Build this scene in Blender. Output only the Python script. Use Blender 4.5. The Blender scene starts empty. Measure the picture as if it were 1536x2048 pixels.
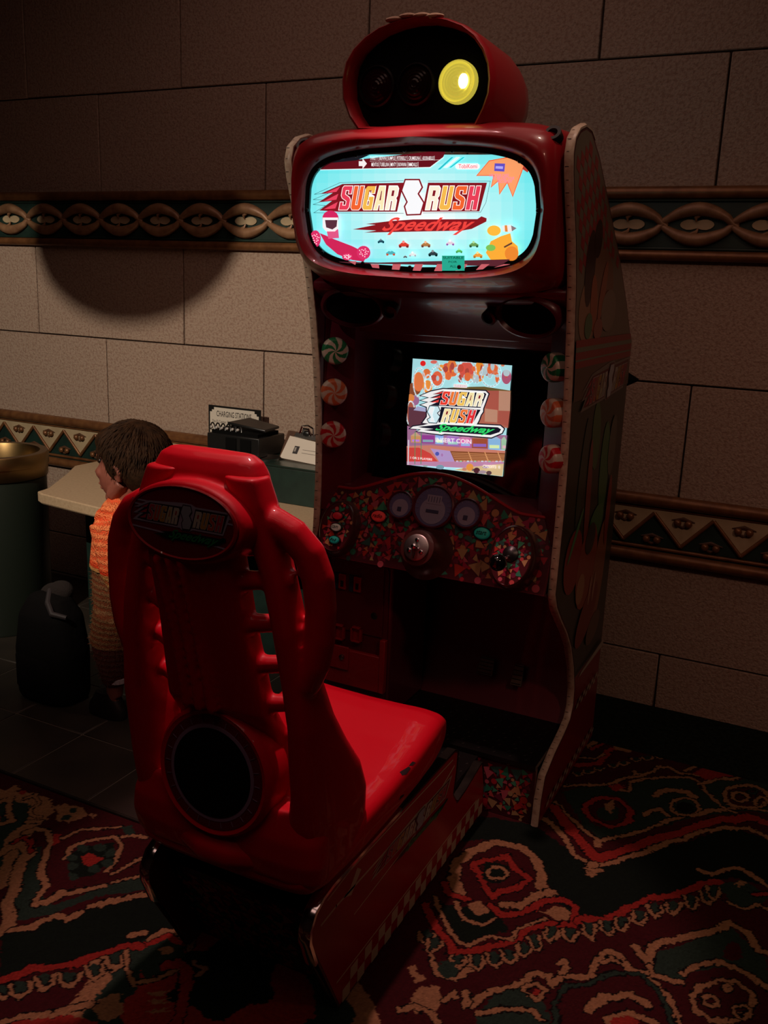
import bpy, bmesh, math, random
import numpy as np
from mathutils import Vector, Matrix, noise
from mathutils.geometry import tessellate_polygon
S = bpy.context.scene
COL = S.collection
R = math.radians
# ------------------------------------------------------------------ camera, light, exposure
PITCH, ROLL, YAW, FPX = R(13.95), R(2.3), R(26.0), 1835.0
FW = Vector((-math.sin(YAW)*math.cos(PITCH), math.cos(YAW)*math.cos(PITCH), -math.sin(PITCH)))
_rt = Vector((math.cos(YAW), math.sin(YAW), 0)); _up = _rt.cross(FW)
RT = _rt*math.cos(ROLL)+_up*math.sin(ROLL); UP = -_rt*math.sin(ROLL)+_up*math.cos(ROLL)
CAM = Vector((0, 0, 1.6))
cd = bpy.data.cameras.new('camera'); cam = bpy.data.objects.new('camera', cd); COL.objects.link(cam)
cd.sensor_fit = 'VERTICAL'; cd.sensor_height = 36; cd.sensor_width = 27; cd.lens = FPX/2048*36; cd.clip_start = .05
m3 = Matrix((RT, UP, -FW)).transposed().to_4x4(); m3.translation = CAM
cam.matrix_world = m3; S.camera = cam
S.view_settings.view_transform = 'Standard'; S.view_settings.look = 'None'
S.view_settings.gamma = 1; S.view_settings.use_curve_mapping = False
S.view_settings.exposure = 0.0
W_ = bpy.data.worlds.new('world'); S.world = W_; W_.use_nodes = True
W_.node_tree.nodes['Background'].inputs[0].default_value = (.01, .006, .004, 1)
W_.node_tree.nodes['Background'].inputs[1].default_value = .3

def lamp(name, kind, loc, to, power, color, size=.1, angle=50, blend=.3, sy=None):
    l = bpy.data.lights.new(name, kind); o = bpy.data.objects.new(name, l); COL.objects.link(o)
    l.energy = power; l.color = color
    if kind == 'SPOT': l.spot_size = R(angle); l.spot_blend = blend; l.shadow_soft_size = size
    elif kind == 'AREA':
        l.size = size
        if sy: l.shape = 'RECTANGLE'; l.size_y = sy
    else: l.shadow_soft_size = size
    o.location = loc
    o.rotation_euler = (Vector(to)-Vector(loc)).to_track_quat('-Z', 'Y').to_euler()
    return o
KEY = Vector((-2.0, -.5, 3.2))
lamp('wall_spot', 'SPOT', KEY, (-2.95, 3.53, 1.32), 440, (1, .85, .68), .011, 49, .5)
lamp('seat_spot', 'SPOT', (-1.15, 1.95, 3.25), (-.98, 1.83, .5), 155, (1, .5, .5), .05, 33, .3)
lamp('wash_spot', 'SPOT', (1.3, .6, 3.2), (-.1, 3.2, .3), 50, (1, .54, .38), .12, 62, .9)
lamp('room_fill', 'AREA', (-1.6, 2.0, 3.25), (-1.6, 2.0, 0), 7.5, (1, .60, .50), 2.0)  # added overhead fill, stands for no fixture
lamp('front_fill', 'AREA', (-.8, .2, 3.25), (-.9, .2, 0), 7, (1, .56, .46), 1.6)  # added fill for the seat back, no entrance light there
lamp('hood_fill_spot', 'SPOT', (-.35, 2.1, 3.25), (-.88, 2.36, 2.02), 26, (1, .66, .52), .05, 30, .6)  # added spot that brightens the hood top, no known fitting

# ------------------------------------------------------------------ helpers
def ray(px, py): return RT*((px-768)/FPX) - UP*((py-1024)/FPX) + FW
def onpl(px, py, p, n):
    d = ray(px, py); n = Vector(n); return CAM + d*((Vector(p)-CAM).dot(n)/d.dot(n))
def atY(px, py, y): return onpl(px, py, (0, y, 0), (0, 1, 0))
def atX(px, py, x): return onpl(px, py, (x, 0, 0), (1, 0, 0))
def atZ(px, py, z=0): return onpl(px, py, (0, 0, z), (0, 0, 1))

def srgb(h):
    v = [int(h[i:i+2], 16)/255 for i in (0, 2, 4)]
    return tuple(c/12.92 if c <= .04045 else ((c+.055)/1.055)**2.4 for c in v)
MATS = {}
def mat(name, col=(.5, .5, .5), rough=.5, metal=0, emit=None, es=1, coat=0, spec=.5, bump=None, mott=None, attr=False, sss=0):
    m = bpy.data.materials.new(name); m.use_nodes = True; nt = m.node_tree; b = nt.nodes['Principled BSDF']
    b.inputs['Base Color'].default_value = (*col, 1); b.inputs['Roughness'].default_value = rough
    b.inputs['Metallic'].default_value = metal; b.inputs['Coat Weight'].default_value = coat
    b.inputs['Coat Roughness'].default_value = .03; b.inputs['Specular IOR Level'].default_value = spec
    if sss: b.inputs['Subsurface Weight'].default_value = sss; b.inputs['Subsurface Scale'].default_value = .01
    if emit: b.inputs['Emission Color'].default_value = (*emit, 1); b.inputs['Emission Strength'].default_value = es
    tc = nt.nodes.new('ShaderNodeTexCoord')
    if attr:
        a = nt.nodes.new('ShaderNodeAttribute'); a.attribute_name = 'Col'
        nt.links.new(a.outputs['Color'], b.inputs['Base Color'])
        if attr == 'emit':
            nt.links.new(a.outputs['Color'], b.inputs['Emission Color']); b.inputs['Emission Strength'].default_value = es
    if mott:                                   # (scale, second colour, low, high)
        n = nt.nodes.new('ShaderNodeTexNoise'); n.inputs['Scale'].default_value = mott[0]; n.inputs['Detail'].default_value = 6
        r = nt.nodes.new('ShaderNodeValToRGB'); r.color_ramp.elements[0].position = mott[2]; r.color_ramp.elements[1].position = mott[3]
        r.color_ramp.elements[0].color = (*col, 1); r.color_ramp.elements[1].color = (*mott[1], 1)
        nt.links.new(tc.outputs['Object'], n.inputs['Vector']); nt.links.new(n.outputs['Fac'], r.inputs['Fac'])
        nt.links.new(r.outputs['Color'], b.inputs['Base Color'])
    if bump:                                   # (scale, strength, distance)
        n = nt.nodes.new('ShaderNodeTexNoise'); n.inputs['Scale'].default_value = bump[0]; n.inputs['Detail'].default_value = 5
        bp = nt.nodes.new('ShaderNodeBump'); bp.inputs['Strength'].default_value = bump[1]; bp.inputs['Distance'].default_value = bump[2]
        nt.links.new(tc.outputs['Object'], n.inputs['Vector']); nt.links.new(n.outputs['Fac'], bp.inputs['Height'])
        nt.links.new(bp.outputs['Normal'], b.inputs['Normal'])
    MATS[name] = m; return m
RED = mat('red_plastic', (.58, .0006, .013), .5, spec=.25, coat=.32, bump=(30, .05, .002))
DRED = mat('red_cabinet_gelcoat', (.27, .009, .014), .32, spec=.3, coat=.28, bump=(18, .03, .002))
DRED2 = mat('dark_red_paint', (.085, .004, .012), .35, coat=.2, bump=(40, .05, .001))
BLACK = mat('black_plastic', (.008, .008, .008), .35, bump=(60, .1, .001))
MATTE = mat('matte_black', (.0025, .0025, .0025), .9, spec=.1, bump=(60, .1, .001))
GLASSY = mat('black_glass', (.002, .002, .002), .08, bump=(4, .01, .001))
CHROME = mat('chrome', (.7, .7, .72), .12, 1, bump=(40, .05, .001))
STEEL = mat('brushed_steel', (.32, .3, .28), .35, 1, bump=(80, .1, .001))
STRAND = mat('tan_carving_paint', (.30, .165, .085), .45, .15, bump=(60, .3, .002), mott=(30, (.19, .09, .045), .35, .7))
BRASS = mat('brushed_brass', (.24, .155, .065), .36, 1, bump=(60, .08, .001))
BRONZE = mat('bronze_paint', (.22, .095, .035), .38, .35, bump=(50, .25, .002), mott=(25, (.13, .05, .02), .35, .7))
GREEN = mat('dark_green_paint', (.010, .030, .022), .5, bump=(60, .2, .001), mott=(20, (.006, .018, .014), .3, .7))
CREAM = mat('cream_paint', (.46, .36, .22), .6, bump=(80, .2, .001), mott=(15, (.36, .27, .16), .3, .7))
IVORY = mat('ivory_edge_trim', (.50, .40, .30), .4, bump=(80, .2, .001), mott=(60, (.36, .25, .18), .4, .7))
ART = mat('printed_art', attr=True, rough=.3, spec=.4)
ARTM = mat('printed_art_matte', attr=True, rough=.6, spec=.3)
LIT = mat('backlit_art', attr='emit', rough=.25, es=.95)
SCR = mat('lit_screen', attr='emit', rough=.3, es=.85)
STONE = mat('stone_block', (.37, .27, .205), .85, bump=(150, .9, .005), mott=(85, (.29, .19, .14), .47, .60))
JOINT = mat('dark_joint', (.03, .015, .01), .9, bump=(60, .3, .002))
LAMIN = mat('cream_laminate', (.52, .38, .24), .45, bump=(120, .05, .001), mott=(90, (.44, .31, .19), .4, .7))
PAPER = mat('white_paper', (.62, .56, .48), .7, bump=(50, .1, .001))
BROWN = mat('brown_board', (.10, .045, .02), .6, bump=(60, .2, .001), mott=(30, (.06, .025, .012), .3, .7))
RUBBER = mat('dark_edge', (.03, .02, .02), .5, bump=(60, .1, .001))
OLIVE = mat('worn_metal_step', (.045, .04, .03), .4, .6, bump=(40, .3, .002), mott=(18, (.02, .018, .014), .3, .7))

class MB:
    def __init__(s): s.v = []; s.f = []; s.m = []
    def add(s, vs, fs, mi=0):
        o = len(s.v); s.v += [tuple(v) for v in vs]; s.f += [tuple(i+o for i in f) for f in fs]; s.m += [mi]*len(fs); return s
    def box(s, a, b, mi=0):
        x0, y0, z0 = a; x1, y1, z1 = b
        return s.add([(x0,y0,z0),(x1,y0,z0),(x1,y1,z0),(x0,y1,z0),(x0,y0,z1),(x1,y0,z1),(x1,y1,z1),(x0,y1,z1)],
                     [(0,3,2,1),(4,5,6,7),(0,1,5,4),(1,2,6,5),(2,3,7,6),(3,0,4,7)], mi)
    def loft(s, rings, mi=0, caps=True, closed=True):
        n = len(rings[0]); vs = [p for r in rings for p in r]; fs = []
        for k in range(len(rings)-1):
            for i in range(n if closed else n-1):
                j = (i+1) % n; fs.append((k*n+i, k*n+j, (k+1)*n+j, (k+1)*n+i))
        if caps:
            fs.append(tuple(range(n))[::-1]); fs.append(tuple((len(rings)-1)*n+i for i in range(n)))
        return s.add(vs, fs, mi)
    def tube(s, pts, r, n=10, mi=0, caps=True, flat=1.0):
        pts = [Vector(p) for p in pts]; rs = r if isinstance(r, (list, tuple)) else [r]*len(pts); rings = []
        t0 = (pts[1]-pts[0]).normalized(); a = t0.orthogonal().normalized()
        for i, p in enumerate(pts):
            t = ((pts[min(i+1, len(pts)-1)]-pts[max(i-1, 0)])).normalized()
            a = (a-t*a.dot(t)).normalized(); b = t.cross(a)
            rings.append([p+(a*math.cos(k*2*math.pi/n)+b*math.sin(k*2*math.pi/n)*flat)*rs[i] for k in range(n)])
        return s.loft(rings, mi, caps)
    def prism(s, poly, d, mi=0):               # planar polygon swept by vector d
        poly = [Vector(p) for p in poly]; n = len(poly); d = Vector(d)
        tri = tessellate_polygon([poly]); vs = poly+[p+d for p in poly]
        fs = [tuple(t) for t in tri]+[tuple(i+n for i in t[::-1]) for t in tri]+[(i, (i+1) % n, (i+1) % n+n, i+n) for i in range(n)]
        return s.add(vs, fs, mi)
    def ball(s, c, r, mi=0, nu=14, nv=9):
        c = Vector(c); r = Vector(r) if not isinstance(r, (int, float)) else Vector((r, r, r)); rings = []
        for j in range(1, nv):
            th = math.pi*j/nv
            rings.append([c+Vector((r.x*math.sin(th)*math.cos(2*math.pi*i/nu), r.y*math.sin(th)*math.sin(2*math.pi*i/nu), -r.z*math.cos(th))) for i in range(nu)])
        return s.loft(rings, mi)
    def lathe(s, c, n, prof, seg=32, mi=0, rx=1, ry=1, up=(0, 0, 1), caps=True):   # prof: (radius, height along n)
        c = Vector(c); n = Vector(n).normalized(); up = Vector(up); u = up.cross(n)
        if u.length < .01: u = n.orthogonal()
        u.normalize(); v = n.cross(u); rings = []
        for r, h in prof:
            rings.append([c+n*h+u*(r*rx*math.cos(2*math.pi*i/seg))+v*(r*ry*math.sin(2*math.pi*i/seg)) for i in range(seg)])
        return s.loft(rings, mi, caps)
    def build(s, name, mats, parent=None, angle=35, bevel=0, seg=2, remesh=0, smooth=0, flatshade=False):
        me = bpy.data.meshes.new(name); me.from_pydata(s.v, [], s.f)
        bm = bmesh.new(); bm.from_mesh(me); bm.normal_update()
        bmesh.ops.recalc_face_normals(bm, faces=bm.faces[:]); bm.to_mesh(me); bm.free()
        mats = mats if isinstance(mats, (list, tuple)) else [mats]
        for m in mats: me.materials.append(m)
        if len(mats) > 1: me.polygons.foreach_set('material_index', s.m)
        if not flatshade:
            me.polygons.foreach_set('use_smooth', [True]*len(me.polygons)); me.set_sharp_from_angle(angle=R(angle))
        o = bpy.data.objects.new(name, me); COL.objects.link(o)
        if remesh:
            q = o.modifiers.new('r', 'REMESH'); q.mode = 'VOXEL'; q.voxel_size = remesh; q.use_smooth_shade = True
            if smooth:
                q = o.modifiers.new('s', 'SMOOTH'); q.iterations = smooth; q.factor = .5
            dg = bpy.context.evaluated_depsgraph_get(); me2 = bpy.data.meshes.new_from_object(o.evaluated_get(dg))
            o.modifiers.clear(); o.data = me2; me2.name = name
            me2.polygons.foreach_set('use_smooth', [True]*len(me2.polygons))
        if bevel:
            q = o.modifiers.new('b', 'BEVEL'); q.width = bevel; q.segments = seg; q.limit_method = 'ANGLE'; q.angle_limit = R(40)
        if parent: put(o, parent)
        return o
def root_of(p):
    while p.parent: p = p.parent
    return p
def put(o, p):
    o.parent = p; o.matrix_parent_inverse = Matrix.Translation(-root_of(p).location) if not p.parent else Matrix.Identity(4)
    return o
def thing(name, loc, label, cat, group=None):
    o = bpy.data.objects.new(name, None); COL.objects.link(o); o.location = loc; o.empty_display_size = .05
    o['label'] = label; o['category'] = cat
    if group: o['group'] = group
    return o
def tag(o, label, cat, group=None):
    o['label'] = label; o['category'] = cat
    if group: o['group'] = group
    return o
def struct(o): o['kind'] = 'structure'; return o

# flat printed artwork: coloured polygons stacked in thin layers, one mesh
def offs(poly, d):
    n = len(poly); a = sum(poly[i][0]*poly[(i+1) % n][1]-poly[(i+1) % n][0]*poly[i][1] for i in range(n)); sg = 1 if a > 0 else -1; out = []
    for i in range(n):
        p, q, r = Vector(poly[i-1][:2]), Vector(poly[i][:2]), Vector(poly[(i+1) % n][:2])
        e1 = (q-p).normalized(); e2 = (r-q).normalized()
        n1 = Vector((e1.y, -e1.x))*sg; n2 = Vector((e2.y, -e2.x))*sg; m = n1+n2
        if m.length < .2: m = n1
        m.normalize(); k = min(1/max(m.dot(n1), .45), 2.0); out.append((q.x+m.x*d*k, q.y+m.y*d*k))
    return out
class Art:
    def __init__(s, fn, step=.0005): s.fn = fn; s.v = []; s.f = []; s.c = []; s.L = 0; s.step = step
    def up(s, k=1): s.L += k; return s
    def poly(s, pts, col, holes=(), L=None):
        L = s.L if L is None else L
        loops = [[Vector((p[0], p[1], 0)) for p in pts]]+[[Vector((p[0], p[1], 0)) for p in h] for h in holes]
        flat = [p for l in loops for p in l]; o = len(s.v)
        s.v += [s.fn(p.x, p.y, L*s.step) for p in flat]
        for t in tessellate_polygon(loops): s.f.append(tuple(i+o for i in t)); s.c.append(col)
    def line(s, pts, w, col, L=None):
        for a, b in zip(pts, pts[1:]):
            a = Vector(a); b = Vector(b); d = b-a
            if d.length < 1e-9: continue
            d.normalize(); n = Vector((-d.y, d.x))*w/2; e = d*w*.35
            s.poly([a-e+n, b+e+n, b+e-n, a-e-n], col, L=L)
    def ell(s, cx, cy, rx, ry, col, n=24, L=None, a0=0): s.poly([(cx+rx*math.cos(a0+2*math.pi*i/n), cy+ry*math.sin(a0+2*math.pi*i/n)) for i in range(n)], col, L=L)
    def text(s, body, x0, y0, x1, y1, col, bold=.0, shear=0, L=None):   # fits the text to a box; y1 is the top
        vs, fs = glyphs(body, bold, shear)
        L = s.L if L is None else L; o = len(s.v)
        s.v += [s.fn(x0+(x1-x0)*a, y0+(y1-y0)*b, L*s.step) for a, b in vs]
        for f in fs: s.f.append(tuple(i+o for i in f)); s.c.append(col)
    def build(s, name, m, parent, thick=0):
        me = bpy.data.meshes.new(name); me.from_pydata([tuple(v) for v in s.v], [], s.f)
        ca = me.color_attributes.new('Col', 'FLOAT_COLOR', 'CORNER'); data = []
        for p, c in zip(me.polygons, s.c): data += [*c, 1.0]*p.loop_total
        ca.data.foreach_set('color', data); me.materials.append(m)
        o = bpy.data.objects.new(name, me); COL.objects.link(o)
        if parent: put(o, parent)
        return o
_gc = {}
def glyphs(body, bold, shear):
    k = (body, bold, shear)
    if k in _gc: return _gc[k]
    cu = bpy.data.curves.new('t', 'FONT'); cu.body = body; cu.offset = bold; cu.shear = shear; cu.fill_mode = 'FRONT'; cu.resolution_u = 3
    o = bpy.data.objects.new('t', cu); COL.objects.link(o); dg = bpy.context.evaluated_depsgraph_get(); dg.update()
    me = bpy.data.meshes.new_from_object(o.evaluated_get(dg))
    vs = [(v.co.x, v.co.y) for v in me.vertices]; fs = [tuple(p.vertices) for p in me.polygons]
    bpy.data.objects.remove(o); bpy.data.curves.remove(cu); bpy.data.meshes.remove(me)
    x0 = min(v[0] for v in vs); x1 = max(v[0] for v in vs); y0 = min(v[1] for v in vs); y1 = max(v[1] for v in vs)
    _gc[k] = ([((a-x0)/(x1-x0), (b-y0)/(y1-y0)) for a, b in vs], fs); return _gc[k]
LET = {
 'S': ([(.8,10),(6,10),(6,6.8),(4.3,6.8),(4.3,8.3),(2.2,8.3),(2.2,6.5),(5.2,5.2),(6,4.2),(6,1),(5,0),(0,0),(0,3.2),(1.7,3.2),(1.7,1.8),(3.8,1.8),(3.8,3.7),(.8,5),(0,6),(0,9.2)], []),
 'U': ([(0,10),(2.4,10),(2.4,2),(3.8,2),(3.8,10),(6,10),(6,1),(5,0),(1,0),(0,1)], []),
 'G': ([(1,10),(6,10),(6,7),(4.2,7),(4.2,8.2),(2.3,8.2),(2.3,1.8),(3.8,1.8),(3.8,4),(3,4),(3,5.5),(6,5.5),(6,0),(1,0),(0,1),(0,9)], []),
 'A': ([(0,0),(1.2,10),(4.8,10),(6,0),(3.9,0),(3.7,2.2),(2.4,2.2),(2.2,0)], [[(2.6,4),(3.5,4),(3.3,8),(2.8,8)]]),
 'R': ([(0,0),(0,10),(5,10),(6,9),(6,6),(5.2,5),(6,4),(6,0),(3.8,0),(3.8,4),(2.3,4),(2.3,0)], [[(2.3,5.8),(3.8,5.8),(3.8,8.2),(2.3,8.2)]]),
 'H': ([(0,0),(0,10),(2.3,10),(2.3,6),(3.7,6),(3.7,10),(6,10),(6,0),(3.7,0),(3.7,4),(2.3,4),(2.3,0)], [])}
CY = [(.80,.05,.10), (.88,.13,.03), (.90,.50,.08), (.95,.85,.50), (.97,.90,.72)]
def word(A, T, w, x, y, cw, ch, sh, cols, step, white=4, hi=(.98, .98, .95)):
    for i, c in enumerate(w):
        out, holes = LET[c]; x0 = x+i*step
        M = lambda p: (x0+p[0]/6*cw+p[1]/10*sh, y-p[1]/10*ch)
        o = [M(p) for p in out]; hs = [[M(p) for p in h] for h in holes]
        A.poly([T(*p) for p in offs(o, white)], hi, L=A.L)
        A.poly([T(*p) for p in o], cols[i], holes=[[T(*p) for p in h] for h in hs], L=A.L+1)
        for h in hs: A.poly([T(*p) for p in h], (.22, .01, .02), L=A.L+2)
def logo_wide(A, T, dim=1, speed=True, back=(.22, .008, .015), out=None, green=False, sw=None):
    k = lambda c: tuple(v*dim for v in c)
    L0 = A.L
    if out: A.poly([T(*p) for p in [(250,255),(80,335),(165,330),(70,390),(150,385),(70,452),(630,456),(650,470),(750,470),(770,456),(1115,456),(1140,380),(1185,245),(790,245),(740,225),(640,225)]], k(out))
    A.up()
    if not out:
        for z in ([(640,250),(250,262),(92,333),(180,326),(85,366),(160,368),(84,396),(160,402),(88,447),(640,450)], [(790,252),(1172,252),(1145,385),(1112,444),(760,448)]):
            A.line([T(*p) for p in z], 2.2*A.sc, k((.02, .05, .06)))
    A.poly([T(*p) for p in [(265,270),(130,330),(205,325),(118,382),(200,374),(122,432),(235,440),(600,440),(640,262)]], k(back))
    A.poly([T(*p) for p in [(755,440),(790,262),(1152,262),(1105,438)]], k(back)); A.up()
    for z in ([(252,285),(158,326),(228,318)], [(240,330),(150,376),(228,366)], [(236,380),(150,425),(222,420)]): A.poly([T(*p) for p in z], k((.8, .06, .12)))
    cy = [k(c) for c in CY]; hi = k((.98, .98, .95))
    word(A, T, 'SUGAR', 244, 428, 58, 145, 26, [cy[0], cy[1], cy[2], cy[3], cy[4]], 71, hi=hi)
    word(A, T, 'RUSH', 775, 428, 66, 145, 28, [cy[4], cy[2], cy[1], cy[0]], 82, hi=hi)
    b = [(655,247),(735,247),(752,290),(727,330),(762,385),(742,452),(665,455),(652,408),(668,380),(634,310)]
    A.up(3); A.poly([T(*p) for p in offs(b, 9)], k(back)); A.up(); A.poly([T(*p) for p in b], k((.93, .97, 1)) if not green else k((.55, .62, .72)))
    A.up()
    if speed:
        A.poly([T(*p) for p in [(330,548),(470,520),(410,515),(560,497),(700,487),(1095,485),(1120,468),(1152,480),(1150,500),(1060,545),(1000,556),(600,564),(400,568),(475,555)]], k((.25, .01, .015)) if not green else k((.01, .05, .03)))
        A.up(); A.text('Speedway', *[c for c in (0, 0, 1, 1)], (0, 0, 0)) if False else None
        ptext(A, T, 'Speedway', 510, 582, 1080, 474, k((.85, .06, .05)) if not green else k((.03, .45, .13)), .02, .75)
    A.up(); A.L = A.L
def ptext(A, T, body, x0, y0, x1, y1, col, bold=0, shear=0):
    vs, fs = glyphs(body, bold, shear); o = len(A.v)
    A.v += [A.fn(*T(x0+(x1-x0)*a, y0+(y1-y0)*b), A.L*A.step) for a, b in vs]
    for f in fs: A.f.append(tuple(i+o for i in f)); A.c.append(col)
def affine(p00, p10, p01, n):                 # unit square -> plane in the room
    p00, p10, p01, n = map(Vector, (p00, p10, p01, n)); n.normalize()
    return lambda u, v, h: p00+(p10-p00)*u+(p01-p00)*v+n*h
IDT = lambda x, y: (x, y)
def confetti(A, inside, x0, x1, y0, y1, n, rmin, rmax, seed, L=2, dim=1.0):
    rnd = random.Random(seed); done = []
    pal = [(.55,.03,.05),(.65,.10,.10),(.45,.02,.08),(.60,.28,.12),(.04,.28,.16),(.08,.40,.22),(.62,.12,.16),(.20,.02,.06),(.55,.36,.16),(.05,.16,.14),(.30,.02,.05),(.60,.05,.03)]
    t = 0
    while len(done) < n and t < n*40:
        t += 1; x = rnd.uniform(x0, x1); y = rnd.uniform(y0, y1); r = rnd.uniform(rmin, rmax)
        if not inside(x, y) or any((x-a)**2+(y-b)**2 < (r+c)**2*.36 for a, b, c in done): continue
        done.append((x, y, r)); c = tuple(v*dim for v in rnd.choice(pal)); a = rnd.uniform(0, 6.3); Lk = L+len(done) % 5*.6
        if rnd.random() < .22: A.ell(x, y, r*.6, r*.6, c, 12, Lk)
        else:
            tri = [(x+r*1.15*math.cos(a+k*2.09+rnd.uniform(-.35, .35)), y+r*1.15*math.sin(a+k*2.09+rnd.uniform(-.35, .35))) for k in range(3)]
            if all(inside(*p) for p in tri): A.poly(tri, c, L=Lk)

# ------------------------------------------------------------------ room shell
YW = 3.53
w = MB(); w.box((-6.2, YW+.012, -.1), (2.6, YW+.12, 3.45), 1)
rows = [(0, .221, 'B'), (.227, .60, 'A'), (.60, 1.280, 'B'), (1.286, 1.845, 'A'), (1.845, 2.405, 'B'), (2.411, 2.97, 'A'), (2.976, 3.40, 'B')]
for z0, z1, k in rows:
    x = (-3.747 if k == 'A' else -3.297)-.936*3; 
    while x < 2.6:
        a = max(x+.0035, -6.2); b = min(x+.936-.0035, 2.6)
        if b > a: w.box((a, YW, z0), (b, YW+.02, z1), 0)
        x += .936
struct(w.build('wall_back', [STONE, JOINT], bevel=.003, seg=1))
WALLM = mat('dark_wall_paint', (.07, .04, .03), .8, bump=(50, .3, .003))
struct(MB().box((-6.3, -3.2, -.1), (-6.2, YW+.12, 3.45)).build('wall_left', WALLM))
struct(MB().box((2.6, -3.2, -.1), (2.7, YW+.12, 3.45)).build('wall_right', WALLM))
struct(MB().box((-6.3, -3.3, -.1), (2.7, -3.2, 3.45)).build('wall_front', WALLM))
struct(MB().box((-6.3, -3.3, 3.35), (2.7, YW+.12, 3.45)).build('ceiling', WALLM))
struct(MB().box((-6.2, -.02, 3.045), (2.6, .10, 3.35)).build('shade_beam', WALLM))      # unseen beam added to cut the wall spot's light above the frieze

# tiled floor
TILE = mat('dark_slate_tile', (.022, .018, .014), .42, bump=(14, .3, .004), mott=(5, (.034, .027, .02), .35, .65))
GROUT = mat('pale_grout', (.12, .10, .08), .8, bump=(80, .3, .002))
f = MB(); f.box((-6.2, -3.2, -.1), (2.6, YW, -.003), 1)
for i in range(-14, 1):
    for j in range(0, 5):
        x = -1.92+.322*i+2*.322; y = 1.895+.322*j; a = 2.6 if False else x+.319
        f.box((x+.003, y+.003, -.004), (a, min(y+.319, YW), 0), 0)
struct(f.build('floor', [TILE, GROUT], bevel=.0012, seg=1))

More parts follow.
